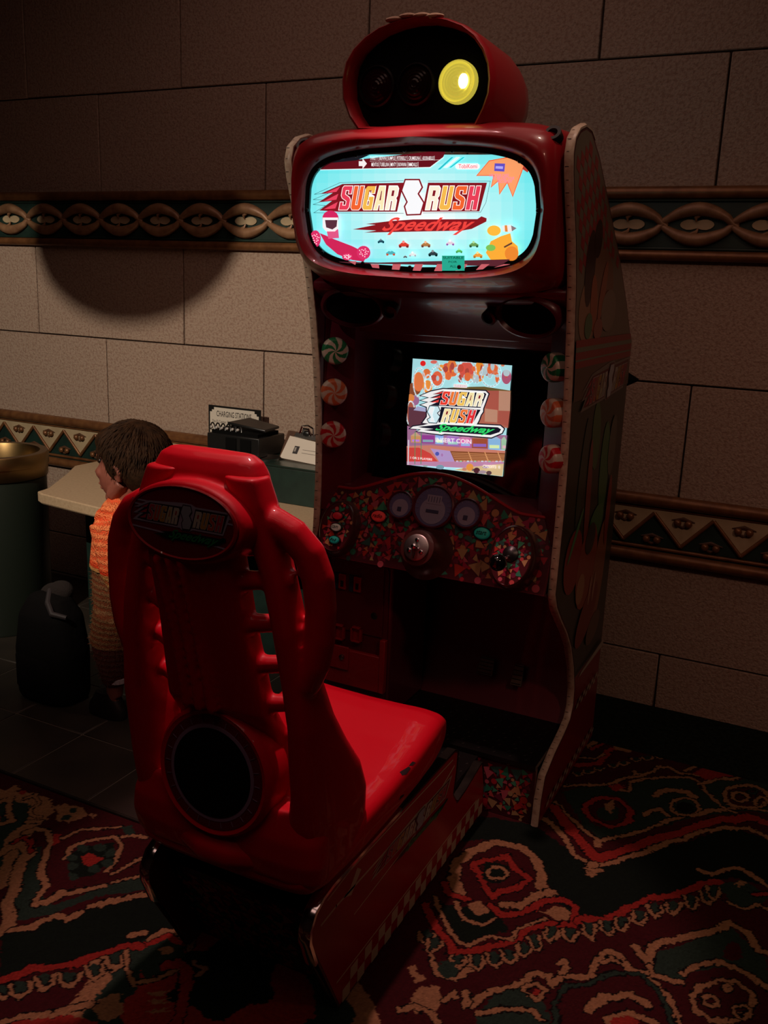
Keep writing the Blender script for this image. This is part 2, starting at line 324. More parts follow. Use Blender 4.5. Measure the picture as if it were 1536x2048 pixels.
# patterned carpet: dyed pile painted point by point
CREA, CRED, MAR, TEA, DKG, BLK = (.225, .120, .055), (.200, .017, .012), (.034, .004, .005), (.013, .027, .018), (.0035, .0075, .0045), (.004, .0025, .0025)
def axis(a, b, lo, hi, fine, coarse):
    v = [a]; 
    while v[-1] < b: v.append(v[-1]+(fine if lo <= v[-1] < hi else coarse))
    v[-1] = b; return np.array(v)
def carpet(name, x0, x1, y0, y1, z):
    xs = axis(x0, x1, -2.75, .25, .0034, .06); ys = axis(y0, y1, 1.08, 3.17, .0034, .06)
    X, Y = np.meshgrid(xs, ys); n = X.size; P = np.stack([X.ravel(), Y.ravel()], 1)
    rng = np.random.default_rng(3)
    def nz(fr, amp, seed):
        g = np.random.default_rng(seed).normal(size=(512, 512)); 
        u = P*fr; i = np.floor(u).astype(int); fr_ = u-i; fr_ = fr_*fr_*(3-2*fr_)
        G = lambda a, b: g[a % 512, b % 512]
        return amp*((G(i[:,0],i[:,1])*(1-fr_[:,0])+G(i[:,0]+1,i[:,1])*fr_[:,0])*(1-fr_[:,1])+(G(i[:,0],i[:,1]+1)*(1-fr_[:,0])+G(i[:,0]+1,i[:,1]+1)*fr_[:,0])*fr_[:,1])
    Q = P+np.stack([nz(130, .0030, 1)+nz(22, .0035, 3), nz(130, .0030, 2)+nz(22, .0035, 4)], 1)
    C = np.tile(np.array(MAR), (n, 1))
    def box(pts, pad):
        a = np.array(pts); return np.where((Q[:,0] > a[:,0].min()-pad) & (Q[:,0] < a[:,0].max()+pad) & (Q[:,1] > a[:,1].min()-pad) & (Q[:,1] < a[:,1].max()+pad))[0]
    def fill(pts, col):
        pts = np.array(pts); ix = box(pts, 0)
        if len(ix) == 0: return
        q = Q[ix]; ins = np.zeros(len(q), bool); j = len(pts)-1
        for i in range(len(pts)):
            xi, yi = pts[i]; xj, yj = pts[j]
            c = ((yi > q[:,1]) != (yj > q[:,1])) & (q[:,0] < (xj-xi)*(q[:,1]-yi)/((yj-yi) or 1e-9)+xi); ins ^= c; j = i
        C[ix[ins]] = col
    def dist(ix, pts):
        q = Q[ix]; d = np.full(len(q), 9.)
        for a, b in zip(pts, pts[1:]):
            a = np.array(a); b = np.array(b); e = b-a; t = np.clip(((q-a)@e)/max(e@e, 1e-9), 0, 1)
            d = np.minimum(d, np.hypot(*(q-a-t[:,None]*e).T))
        return d
    def stroke(pts, wd, col, edge=.004):
        ix = box(pts, wd+edge)
        if len(ix) == 0: return
        d = dist(ix, pts)
        C[ix[d < wd/2+edge]] = BLK; C[ix[d < wd/2]] = col
    def mk(sc, ox, oy): return lambda pts: [tuple(atZ(ox+a*sc, oy+b*sc)[:2]) for a, b in pts]
    def ring(c, rx, ry): return [(c[0]+rx*math.cos(t*math.pi/8), c[1]+ry*math.sin(t*math.pi/8)) for t in range(17)]
    # generic motifs away from the camera's patch
    for i in range(-5, 4):
        for j in range(-3, 3):
            cx = i*1.1+.5*(j % 2); cy = j*.9-.3
            for r_, c_ in ((.36, CREA), (.30, TEA), (.22, CRED), (.12, DKG)):
                pp = [(cx+r_*math.cos(t)*(1+.12*math.cos(6*t)), cy+r_*math.sin(t)*(1+.12*math.cos(6*t))) for t in np.linspace(0, 6.2832, 40)]
                fill(pp, c_)
    r = mk(.479, 800, 1440)
    fill(r([(560,440),(700,540),(800,620),(1250,490),(1400,450),(1540,500),(1700,640),(1540,700),(1400,660),(1250,680),(1050,740),(830,830),(740,840),(640,740),(600,600),(420,500),(250,510),(330,400)]), DKG)
    fill(r([(680,300),(760,280),(870,275),(960,300),(980,260),(1100,240),(1200,240),(1300,320),(1400,390),(1250,400),(1000,470),(850,500),(760,440)]), TEA)
    fill(r([(1260,260),(1540,240),(1540,390),(1380,380),(1310,320)]), TEA)
    fill(r([(340,1210),(400,1150),(500,1120),(600,1160),(640,1300),(300,1330)]), TEA); fill(r([(650,1120),(760,1080),(850,1060),(950,1030),(1060,1100),(1100,1300),(620,1300)]), MAR)
    fill(r([(1030,1050),(1060,980),(1200,930),(1380,870),(1470,950),(1540,1000),(1540,1110),(1400,1030),(1230,1050),(1170,1100)]), TEA)
    fill(r([(150,760),(260,780),(400,790),(460,880),(370,890),(290,930),(240,920)]), DKG)
    S_ = lambda pts, wd, col: stroke(r(pts), wd, col)
    S_([(650,340),(720,420),(800,480),(840,500),(960,480),(1100,430),(1230,390),(1400,370),(1560,380)], .012, CREA)
    S_([(640,360),(700,440),(770,520),(820,580),(930,545),(1060,500),(1180,470),(1300,425),(1450,405),(1600,450)], .034, CRED)
    S_([(560,400),(620,420),(660,450),(690,500),(730,560),(800,610),(900,590),(1000,560),(1130,510),(1250,470),(1350,455),(1450,450),(1536,490),(1600,540)], .018, CREA)
    S_([(800,600),(800,640)], .03, CREA); S_([(770,620),(830,630)], .014, CREA)
    fill(r(ring((870,385), 105, 70)), MAR); S_([(770,360),(830,325),(910,330),(970,380),(960,420),(880,450),(810,425),(775,385),(770,360)], .018, CRED)
    fill(r(ring((870,390), 50, 30)), TEA); fill(r([(850,355),(890,335),(895,370),(880,395),(860,380)]), CREA); fill(r([(810,500),(850,495),(840,530),(815,530)]), CREA)
    S_([(1070,315),(1090,298),(1130,292),(1200,300),(1225,320)], .024, CREA); S_(ring((1190,362), 58, 36), .012, CREA); fill(r(ring((1190,365), 38, 22)), BLK)
    S_([(1020,400),(1050,375),(1090,372),(1120,400)], .018, CREA); S_([(1220,400),(1290,380),(1400,370)], .02, CREA)
    fill(r([(700,150),(740,60),(1000,60),(1200,170),(1300,200),(1190,230),(900,200),(690,240)]), MAR)
    S_([(730,190),(830,180),(870,130),(950,112),(1090,130)], .024, CRED); fill(r([(890,112),(930,95),(975,100),(992,120),(960,136),(912,128)]), CREA)
    S_([(790,112),(830,85),(870,72)], .016, CREA); S_([(800,120),(870,90),(960,92)], .014, CRED); S_([(740,160),(820,160),(850,140)], .01, CREA)
    for q in [(745,222),(790,212),(830,200),(890,188),(935,178),(985,160),(1035,155),(1085,150),(1135,148)]: S_(ring(q, 20, 12)[:9][::1], .008, CREA); fill(r(ring((q[0], q[1]+3), 12, 8)), TEA)
    S_([(690,275),(780,275),(870,268),(900,290),(960,300),(960,265),(1000,250),(1100,240),(1200,240),(1250,260),(1300,320),(1360,370),(1400,385)], .012, CREA)
    S_([(1000,225),(975,232),(980,215)], .014, CREA); S_([(870,268),(930,250),(1000,235),(1060,215),(1080,198),(1130,200),(1160,222),(1240,235)], .012, CREA)
    fill(r([(870,275),(910,265),(940,280),(910,300),(880,290)]), CRED)
    S_([(1190,215),(1225,200),(1270,180)], .014, CREA); fill(r([(1225,225),(1290,190),(1400,225),(1380,245),(1290,255)]), CRED); fill(r([(1440,215),(1540,190),(1540,240)]), CRED)
    S_([(1245,268),(1330,250),(1420,238),(1560,240)], .014, CREA); S_(ring((1450,320), 90, 48), .016, CREA); fill(r(ring((1450,322), 78, 40)), MAR); S_(ring((1425,322), 30, 18), .010, CREA); S_(ring((1510,340), 26, 18), .01, CREA); S_(ring((1475,300), 20, 10), .008, TEA)
    # rosette
    fill(r(ring((410,640), 185, 120)), MAR)
    S_([(250,720),(225,670),(240,600),(290,550),(400,512),(500,530),(560,580),(600,650),(590,700),(640,725)], .030, CREA)
    S_([(430,775),(500,780),(560,740),(640,720)], .024, CREA)
    S_([(310,600),(380,585),(440,565),(470,615),(540,660),(500,700),(420,715),(385,740),(350,690),(330,640),(310,600)], .020, CRED); fill(r(ring((400,640), 60, 45)), DKG); S_(ring((408,642), 38, 24), .010, CREA)
    S_([(190,680),(210,730),(290,755)], .018, CRED); S_([(370,770),(430,820),(520,800),(600,755),(680,752),(735,790),(720,850),(650,865),(600,840)], .020, CRED)
    fill(r([(575,800),(610,800),(640,775),(690,785),(712,810),(700,835),(650,838),(620,815)]), CREA); fill(r([(285,775),(340,760),(365,800),(320,815)]), CREA)
    S_([(240,760),(270,830),(340,855),(400,830)], .012, CREA)
    S_([(110,770),(160,880),(230,975),(350,960),(470,920),(540,880),(640,850)], .022, CRED); S_([(740,838),(850,832),(950,790),(1040,752),(1150,730),(1250,690),(1330,675),(1380,700)], .022, CRED)
    S_([(150,740),(170,800),(200,860),(240,930),(290,945),(370,900),(460,912),(500,870),(600,830)], .011, CREA)
    for q in [(110,905),(140,940),(250,1010),(320,1010),(395,1000),(455,985),(515,955),(570,930),(640,895),(710,895),(790,875),(870,865),(930,845),(1000,825),(1070,795),(1140,785),(1210,760),(1280,735),(1310,720)]:
        fill(r(ring(q, 26, 28)), TEA); S_([(q[0]-28, q[1]-22), (q[0]-24, q[1]+12), (q[0]+4, q[1]+32), (q[0]+26, q[1]+10), (q[0]+28, q[1]-16)], .008, CREA)
    S_([(140,980),(160,1060),(230,1080),(290,1040)], .014, CREA); fill(r(ring((200,1040), 40, 36)), TEA)
    S_([(300,1190),(350,1150),(430,1130),(500,1110),(560,1060),(620,1075),(640,1110),(680,1070),(800,1070),(820,1000),(860,970),(920,985),(960,1040),(1040,1060),(1110,1150),(1170,1290)], .017, CREA)
    S_([(650,1300),(640,1180),(700,1110),(800,1100),(900,1050),(1000,1060),(1080,1130),(1160,1300)], .010, TEA); S_([(670,1020),(690,1005),(700,1030),(680,1060)], .014, CREA)
    S_([(520,1120),(570,1100),(610,1130),(570,1170),(520,1130)], .010, CREA); fill(r(ring((570,1140), 14, 14)), CRED); S_([(850,1010),(880,995),(920,1010)], .010, CREA)
    S_([(985,950),(1040,1020),(1050,960),(1110,925),(1200,905),(1290,890),(1380,850),(1450,890),(1500,965),(1560,980)], .020, CREA)
    S_([(1040,1020),(1060,1070),(1180,1100)], .014, CREA); S_([(1180,1065),(1230,1030),(1350,1012),(1450,1060),(1560,1130)], .016, CREA); fill(r(ring((1390,975), 38, 34)), MAR)
    S_([(1350+125*math.cos(t/6)*(1+.06*math.cos(t*1.6)), 1175+85*math.sin(t/6)*(1+.06*math.cos(t*1.6))) for t in range(39)], .014, CREA)
    for q, a in (((1300,1175), 30), ((1425,1220), 36), ((1365,1125), 16)): S_(ring(q, a, a*.7), .010, CREA)
    S_([(790,1210),(850,1155),(950,1145),(1035,1190)], .022, CREA); S_([(870,1260),(950,1215),(1060,1255)], .018, CREA); fill(r(ring((940,1260), 60, 24)), CRED)
    fill(r([(90,1120),(150,1110),(180,1160),(150,1240),(60,1230),(40,1170)]), CREA); S_([(190,1170),(230,1140),(240,1160)], .014, CREA); S_([(280,1140),(290,1160),(280,1195)], .014, CREA)
    S_([(0,1210),(60,1190),(130,1235),(150,1270)], .014, CREA); S_([(330,1225),(420,1210),(560,1215),(600,1260)], .012, CREA); fill(r([(20,1040),(60,1020),(70,1060),(110,1080),(60,1110)]), CREA)
    S_([(1240,625),(1300,645),(1420,620),(1470,650),(1540,700)], .016, CREA); fill(r([(1330,690),(1440,670),(1540,740),(1500,780),(1400,780)]), TEA); S_([(1370,760),(1430,790),(1500,775),(1550,800)], .012, CREA); fill(r([(1400,680),(1440,672),(1450,690),(1420,700)]), CREA); S_([(1480,730),(1550,720)], .016, CRED)
    # left-hand patch
    l = mk(.4139, 0, 1200); T_ = lambda pts, wd, col: stroke(l(pts), wd, col)
    fill(l([(0,1600),(160,1590),(450,1480),(820,1400),(900,1560),(800,1620),(600,1660),(330,1740),(100,1800),(0,1820)]), DKG)
    fill(l([(90,1200),(190,1190),(190,1400),(250,1470),(600,1360),(810,1290),(830,1380),(450,1440),(250,1520),(60,1560),(90,1400)]), TEA)
    fill(l([(210,1420),(240,1200),(330,1150),(600,1120),(720,1180),(700,1280),(560,1340),(300,1400)]), MAR)
    T_([(0,975),(60,955),(40,1040),(60,1070),(0,1085)], .018, CREA); fill(l([(30,920),(80,900),(105,915),(60,930),(80,955),(40,945)]), CREA); fill(l(ring((112,930), 14, 10)), CRED)
    T_([(130,960),(170,940),(185,985),(150,1010),(160,1040),(195,1050)], .012, CREA); T_([(125,1075),(195,1075)], .016, CREA)
    T_([(110,1130),(180,1105),(235,1110),(235,1180),(215,1250),(200,1330),(220,1385),(190,1430),(165,1475),(240,1450),(310,1410),(420,1400),(500,1385)], .018, CREA)
    fill(l([(265,990),(310,985),(400,1010),(425,1040),(400,1060),(330,1078),(275,1060)]), CREA); fill(l(ring((350,1020), 20, 12)), TEA); fill(l(ring((320,1050), 22, 12)), TEA); fill(l([(430,1040),(465,1035),(455,1058)]), CREA)
    T_([(300,1150),(400,1112),(500,1108),(590,1100)], .010, CREA); T_([(320,1250),(345,1195),(440,1160),(560,1150),(582,1200),(560,1270),(520,1310)], .014, CREA)
    fill(l([(330,1240),(400,1190),(540,1180),(555,1260),(440,1330),(330,1350)]), DKG)
    for q in [(350,1245),(350,1290),(350,1335),(400,1200),(480,1200),(530,1225),(530,1270),(460,1300)]: fill(l(ring(q, 30, 18)), TEA)
    fill(l([(395,1240),(430,1220),(455,1222),(460,1240),(500,1245),(480,1270),(430,1290),(400,1270)]), CRED)
    T_([(600,1150),(640,1140),(700,1150)], .014, CREA); fill(l([(580,1100),(640,1090),(660,1130),(620,1145)]), TEA); T_([(540,1330),(620,1290),(700,1240)], .010, CREA); fill(l([(240,1150),(280,1130),(290,1170),(250,1190)]), CRED)
    T_([(0,1225),(50,1190),(90,1180),(130,1195),(140,1230),(100,1265),(80,1330),(70,1400),(40,1450),(50,1520),(50,1570),(0,1610)], .034, CREA); T_([(60,1175),(100,1150),(140,1170),(150,1220)], .010, CRED)
    T_([(60,1600),(170,1585),(200,1560),(270,1530),(320,1545),(380,1515)], .022, CREA); T_([(440,1480),(560,1455),(650,1430),(740,1425),(820,1395)], .020, CREA); T_([(550,1365),(650,1340),(780,1305)], .010, CREA)
    T_([(0,1830),(120,1800),(150,1775),(210,1785),(330,1760),(480,1710),(600,1672),(670,1672),(710,1700),(715,1725)], .024, CRED)
    for q in [(20,1880),(100,1870),(210,1845),(330,1830),(450,1785),(550,1745)]:
        fill(l(ring(q, 40, 30)), TEA); T_([(q[0]-46, q[1]-18), (q[0]-34, q[1]+22), (q[0], q[1]+46), (q[0]+38, q[1]+16), (q[0]+46, q[1]-26)], .011, CREA)
    T_([(620,1620),(690,1612)], .018, CREA); T_([(720,1640),(790,1600),(850,1600),(930,1650),(920,1700)], .014, CREA); fill(l([(640,1720),(720,1680),(800,1640),(900,1680),(860,1780),(700,1830)]), TEA); fill(l(ring((800,1695), 30, 22)), CREA)
    T_([(800,1765),(860,1760),(905,1790),(905,1860),(885,1950),(860,2060)], .026, CRED); T_([(612,1700),(610,1790),(640,1850),(740,1835),(850,1790)], .012, CREA)
    for q in [(750,1890),(760,1930),(750,1980)]: fill(l([(q[0]-40, q[1]+8), (q[0]+90, q[1]-14), (q[0]+40, q[1]+6), (q[0]+80, q[1]+14), (q[0]-10, q[1]+20)]), CREA)
    fill(l([(440,1960),(500,1925),(580,1905),(575,1950),(610,1990),(560,2020),(500,2030)]), CREA); T_([(0,2040),(100,2020),(200,2015),(350,1975),(450,1955)], .020, CREA); fill(l([(60,2048),(200,2030),(330,2000),(480,2040),(480,2100),(60,2100)]), CRED); T_([(940,1750),(985,1780),(960,1810)], .012, CREA)
    # plain dark green border by the wall
    d = nz(300, .16, 9); C *= (1+d)[:,None]
    nx, ny = len(xs), len(ys)
    V = np.zeros((n, 3)); V[:,:2] = P; V[:,2] = z
    idx = np.arange(n).reshape(ny, nx); F = np.stack([idx[:-1,:-1], idx[:-1,1:], idx[1:,1:], idx[1:,:-1]], -1).reshape(-1, 4)
    me = bpy.data.meshes.new(name); me.vertices.add(n); me.vertices.foreach_set('co', V.ravel().astype(np.float32))
    me.loops.add(F.size); me.loops.foreach_set('vertex_index', F.ravel().astype(np.int32)); me.polygons.add(len(F))
    me.polygons.foreach_set('loop_start', np.arange(0, F.size, 4, dtype=np.int32)); me.update(calc_edges=True); me.validate()
    ca = me.color_attributes.new('Col', 'FLOAT_COLOR', 'POINT'); CC = np.ones((n, 4), np.float32); CC[:,:3] = np.clip(C, 0, 1); ca.data.foreach_set('color', CC.ravel())
    me.materials.append(CARP); o = bpy.data.objects.new(name, me); COL.objects.link(o); return o
CARP = mat('carpet_pile', attr=True, rough=.95, spec=.1, bump=(400, .6, .003))
GCARP = mat('green_carpet_border', (.010, .017, .012), .95, spec=.1, bump=(300, .8, .004), mott=(60, (.004, .008, .006), .4, .6))
o = carpet('carpet', -6.19, 2.59, -3.19, 3.12, .0005)
# the carpet is laid in an L: cut away the tiled bay on the left
bm = bmesh.new(); bm.from_mesh(o.data)
kill = [f_ for f_ in bm.faces if (lambda c: c.x < -1.14 and c.y > 1.895)(f_.calc_center_median())]
bmesh.ops.delete(bm, geom=kill, context='FACES'); bm.to_mesh(o.data); bm.free()
tag(o, 'dark patterned carpet with cream, red and green scrollwork laid around the arcade machine', 'carpet')
tag(MB().box((-1.13, 3.12, .0), (2.59, YW, .0015)).build('carpet_border', GCARP), 'plain dark green carpet strip along the foot of the stone wall', 'carpet')
struct(MB().tube([(-6.2, 1.893, .002), (-1.13, 1.893, .002)], .006, 8).build('trim_2', OLIVE))

# ------------------------------------------------------------------ friezes
fr = MB(); fr.box((-6.2, YW-.012, 1.735), (2.6, YW, 1.965), 1)
for z, r_ in ((1.953, .022), (1.738, .018)): fr.tube([(-6.2, YW-.018, z), (2.6, YW-.018, z)], r_, 14)
for z in (1.927, 1.762): fr.tube([(-6.2, YW-.014, z), (2.6, YW-.014, z)], .006, 8, 1)
s_ = .2395; x0 = -.772; zc = 1.845
for sg in (1, -1):
    k0 = -23; 
    for k in range(-22, 14):
        xc = x0+k*s_; up = sg*(1 if k % 2 else -1)
        pts = []; rs = []
        for i in range(15):                       # each leaf-like strand bows over one eye and curls at its tip
            t = i/14; x = xc-.5*s_-.012+t*(s_+.03); z = zc+up*(.052*math.sin(math.pi*min(1, t*1.0)))-up*.008*(t > .92)
            pts.append((x, YW-.02-(.010 if up > 0 else .004)*math.sin(math.pi*t), z)); rs.append(.006+.0175*math.sin(math.pi*(t*.9+.05)))
        fr.tube(pts, rs, 8, 3)
        if up > 0:
            fr.tube([(xc+.01, YW-.026, zc+.035), (xc-.005, YW-.028, zc+.022), (xc-.002, YW-.026, zc+.008)], [.008, .007, .002], 6, 3)
            fr.tube([(xc-.02, YW-.026, zc-.036), (xc+.002, YW-.028, zc-.026), (xc+.006, YW-.026, zc-.012)], [.008, .007, .002], 6, 3)
for k in range(-22, 14):
    xc = x0+k*s_; poly = []
    for i in range(20):
        t = 2*math.pi*i/20; poly.append((xc+.058*math.cos(t), YW-.014, zc+.022*math.sin(t)*(1-.45*math.exp(-(math.cos(t)*3)**2))*(1 if abs(math.cos(t)) < .98 else 0)))
    fr.prism(poly, (0, -.004, 0), 2)
struct(fr.build('trim_3', [BRONZE, GREEN, CREAM, STRAND], angle=50))
cr = MB(); cr.box((-6.2, YW-.012, .60), (2.6, YW, .86), 1)
cr.box((-6.2, YW-.014, .665), (2.6, YW-.012, .80), 1)
for z, r_ in ((.842, .024), (.622, .022)): cr.tube([(-6.2, YW-.02, z), (2.6, YW-.02, z)], r_, 14)
for z in (.812, .655): cr.tube([(-6.2, YW-.014, z), (2.6, YW-.014, z)], .007, 8)
pz = .2158; xp0 = -.565; zt, zb = .793, .675
for k in range(-26, 15):
    a = xp0+k*pz; cr.tube([(a-pz/2, YW-.02, zb), (a, YW-.02, zt)], .0075, 8); cr.tube([(a, YW-.02, zt), (a+pz/2, YW-.02, zb)], .0075, 8)
    cr.prism([(a, YW-.0145, .805), (a+pz, YW-.0145, .805), (a+pz, YW-.0145, zt), (a+pz/2, YW-.0145, zb), (a, YW-.0145, zt)], (0, -.002, 0), 2)
    for xb, zb_ in ((a+pz/2, .768), (a, .690)):
        for dx in (-.02, .02): cr.ball((xb+dx, YW-.024, zb_), (.0145, .012, .0145), 0, 10, 7)
        cr.tube([(xb-.042, YW-.018, zb_+.008), (xb, YW-.018, zb_+.017), (xb+.042, YW-.018, zb_+.008)], [.002, .008, .002], 6, 3)
        cr.tube([(xb-.03, YW-.018, zb_-.008), (xb, YW-.018, zb_-.016), (xb+.03, YW-.018, zb_-.008)], [.002, .006, .002], 6, 3)
struct(cr.build('trim_4', [BRONZE, GREEN, CREAM, BROWN], angle=50))

# ------------------------------------------------------------------ arcade cabinet
CX = -1.04
cab = thing('arcade_cabinet', (CX, 2.8, 0), 'tall dark red racing arcade cabinet with lit cyan marquee and glowing screen', 'arcade machine')
FP = [(2.476,.004),(2.485,.09),(2.509,.155),(2.60,.19),(2.70,.213),(2.765,.235),(2.790,.275),(2.785,.34),(2.745,.43),(2.685,.52),(2.616,.59),(2.53,.66),(2.470,.715),(2.440,.764),(2.447,.85),(2.453,.98),(2.452,1.10),(2.443,1.22),(2.425,1.36),(2.400,1.50),(2.371,1.62),(2.335,1.72),(2.29,1.81),(2.262,1.875),(2.252,1.915),(2.262,1.95),(2.295,1.975),(2.345,1.99)]
BPf = [(2.40,1.988),(2.50,1.94),(2.61,1.865),(2.73,1.78),(2.845,1.70),(3.0,1.57),(3.12,1.45),(3.13,1.2),(3.14,.8),(3.14,.3),(3.15,.004)]
for s in (1, -1):
    xo = CX+s*.40; poly = [(xo, y, z) for y, z in FP+BPf]
    sp = MB().prism(poly, (-s*.020, 0, 0)).build('side_panel', DRED2, cab, bevel=.001, seg=1)
    cp = [(xo-s*.010, y, z) for y, z in [(2.50, 0.0)]+FP+[(2.40,1.988),(2.44,1.972)]]
    rings = []
    for i, p in enumerate(cp):
        p = Vector(p); t = (Vector(cp[min(i+1, len(cp)-1)])-Vector(cp[max(i-1, 0)])).normalized(); nn = Vector((0, -t.z, t.y))
        if i == 0: t = Vector((0, -1, 0)); nn = Vector((0, 0, -1))
        if nn.y > 0 and i < 5: nn = -nn
        rings.append([p+Vector((dx, 0, 0))+nn*dn for dx, dn in ((-.011,-.001),(-.011,.004),(-.005,.0075),(.005,.0075),(.011,.004),(.011,-.001))])
    tk = Art(lambda a, b, h, xo=xo, s=s: Vector((xo-s*.010+a, b[0], b[1])) if False else None)
    tick = MB(); tick.loft(rings[1:]); acc = 0
    for i in range(1, len(FP)-2):
        a, b = Vector((0, *FP[i])), Vector((0, *FP[i+1])); L = (b-a).length; d = (b-a)/L; nn = Vector((0, -d.z, d.y)); q = (-acc) % .03
        while q < L:
            c = a+d*q+Vector((xo-s*.010, 0, 0))+nn*.0078; wv = .005 if int((acc+q)/.03+.5) % 2 else .008
            tick.add([c+Vector((-wv, 0, 0))-d*.0009, c+Vector((wv*.2, 0, 0))-d*.0009, c+Vector((wv*.2, 0, 0))+d*.0009, c+Vector((-wv, 0, 0))+d*.0009], [(0, 1, 2, 3)], 1); q += .03
        acc += L
    tick.build('edge_trim', [IVORY, RUBBER], sp)
    if s == 1: right_panel = sp
# artwork on the right side
A = Art(lambda a, b, h: Vector((CX+.4006+h, a, b)), .0004); A.sc = 1/1835*3
P2 = lambda px, py: tuple(atX(px, py, CX+.40)[1:3])
def inset(k, pts): 
    c = (sum(p[0] for p in pts)/len(pts), sum(p[1] for p in pts)/len(pts)); return offs(pts, -k)
body = offs([p for p in FP+BPf], -.008)
def clipz(z0, z1):
    out = []; n = len(body)
    for (zc_, keep) in ((0, 0),): pass
    P = body
    for lim, sgn in ((z0, 1), (z1, -1)):
        Q = []
        for i in range(len(P)):
            a, b = P[i], P[(i+1) % len(P)]; ia = (a[1]-lim)*sgn >= 0; ib = (b[1]-lim)*sgn >= 0
            if ia: Q.append(a)
            if ia != ib: t = (lim-a[1])/(b[1]-a[1]); Q.append((a[0]+(b[0]-a[0])*t, lim))
        P = Q
    return P
def inb(y, z, m=0):
    P = body; c = False; j = len(P)-1
    for i in range(len(P)):
        if (P[i][1] > z) != (P[j][1] > z) and y < (P[j][0]-P[i][0])*(z-P[i][1])/(P[j][1]-P[i][1])+P[i][0]: c = not c
        j = i
    return c
A.poly(clipz(1.47, 2.1), (.16, .13, .09)); A.poly(clipz(.38, 1.47), (.03, .035, .02)); A.poly(clipz(0, .38), (.22, .012, .016)); A.up()
k = 0
for i in range(28):
    for j in range(30):
        y = 2.25+i*.034; z = 1.62+j*.028-(y-2.25)*.35
        if (i+j) % 2 and z > 1.60+(y-2.3)*.15:
            q = [(y, z), (y+.034, z-.012), (y+.034, z+.016), (y, z+.028)]
            if all(inb(*p) for p in q): A.poly(q, (.28, .03, .03))
A.up()
def blob(pts, col):
    pts = [p for p in pts]; A.poly(pts, col); A.up(.6)
E2 = lambda cy, cz, ry, rz, n=18, a=0: [(cy+ry*math.cos(t*2*math.pi/n)*math.cos(a)-rz*math.sin(t*2*math.pi/n)*math.sin(a), cz+ry*math.cos(t*2*math.pi/n)*math.sin(a)+rz*math.sin(t*2*math.pi/n)*math.cos(a)) for t in range(n)]
blob(E2(2.62, 1.60, .17, .12), (.20, .10, .06)); blob(E2(2.52, 1.55, .10, .09), (.30, .16, .09)); blob(E2(2.50, 1.66, .05, .10), (.025, .010, .008)); blob(E2(2.56, 1.74, .04, .05), (.02, .008, .006)); blob(E2(2.57, 1.57, .035, .08, a=.3), (.34, .09, .04)); blob(E2(2.66, 1.60, .03, .09, a=-.3), (.33, .10, .05)); blob(E2(2.75, 1.55, .09, .06), (.22, .17, .12)); blob(E2(2.53, 1.51, .04, .035), (.07, .16, .07)); blob(E2(2.64, 1.50, .05, .03), (.30, .10, .07))
A.up(); A.poly(clipz(1.40, 1.475), (.26, .02, .02)); A.up(); A.poly(clipz(1.443, 1.456), (.14, .16, .10)); A.poly(clipz(1.418, 1.423), (.14, .16, .10)); A.poly(clipz(1.31, 1.40), (.10, .06, .04), L=A.L-1.5)
A.up(); lw = affine((0, *P2(1153, 838)), (0, *P2(1249, 795)), (0, *P2(1163, 735)), (1, 0, 0))
def TL(px, py):
    u = (px-70)/1120; v = (470-py)/245; p = Vector((0, *P2(1157, 832)))*(1-u)*(1-v)+Vector((0, *P2(1247, 776)))*u*(1-v)+Vector((0, *P2(1165, 745)))*(1-u)*v+Vector((0, *P2(1259, 706)))*u*v
    return (p.y, p.z)
logo_wide(A, TL, dim=.42, speed=False, out=(.42, .36, .30)); A.up()
LL = A.L; A.L = 3
for (cy, cz, ry, rz, a, col) in [(2.75,1.18,.05,.11,.2,(.05,.13,.04)),(2.9,1.05,.06,.16,.1,(.04,.16,.05)),(2.62,1.08,.035,.17,-.1,(.03,.05,.03)),(2.72,.98,.03,.20,.1,(.22,.05,.04)),(2.85,.88,.10,.06,.3,(.05,.18,.06)),(2.98,1.12,.05,.10,0,(.10,.10,.07)),(2.6,.82,.10,.10,.4,(.26,.03,.02)),(2.78,.76,.12,.14,-.4,(.28,.06,.03)),(2.95,.68,.08,.20,-.2,(.26,.09,.04)),(2.72,.70,.05,.05,0,(.38,.18,.09)),(2.60,.90,.10,.012,.8,(.07,.24,.09)),(2.84,.58,.14,.07,.5,(.20,.03,.02)),(2.95,.50,.09,.05,.2,(.12,.07,.04)),(2.85,.66,.012,.05,-.2,(.40,.20,.13)),(2.90,.66,.012,.05,-.2,(.40,.20,.13)),(2.79,.85,.06,.05,.2,(.04,.04,.03)),(3.0,.9,.03,.12,0,(.25,.03,.02))]:
    q = [p for p in E2(cy, cz, ry, rz, a=a)]
    if all(inb(*p) for p in q): blob(q, col)
A.L = max(LL, A.L)+1
A.poly([(2.80,.375),(3.13,.375),(3.13,.40),(2.83,.385)], (.40, .36, .28)); 
for i in range(22):
    for j in range(2):
        if (i+j) % 2: continue
        for base in (.045, .26):
            y = 2.52+i*.028; z = base+.014*j+ (0 if base > .1 else 0)
            q = [(y, z), (y+.028, z), (y+.034, z+.014), (y+.006, z+.014)]
            if all(inb(*p) for p in q): A.poly(q, (.40, .32, .24))
A.poly([(2.55,.36-.16),(3.12,.30),(3.12,.305),(2.55,.21)], (.4,.32,.24), L=2) if False else None
A.build('side_artwork', ART, right_panel)
MB().box((CX-.38, 3.10, .05), (CX+.38, 3.12, 1.44)).build('back_panel', DRED2, cab)
rb = MB(); rb.prism([(CX-.38, y, z) for y, z in [(2.62,1.845),(2.63,1.86),(3.11,1.45),(3.10,1.43)]], (.76, 0, 0)); rb.build('roof_panel', DRED2, cab)
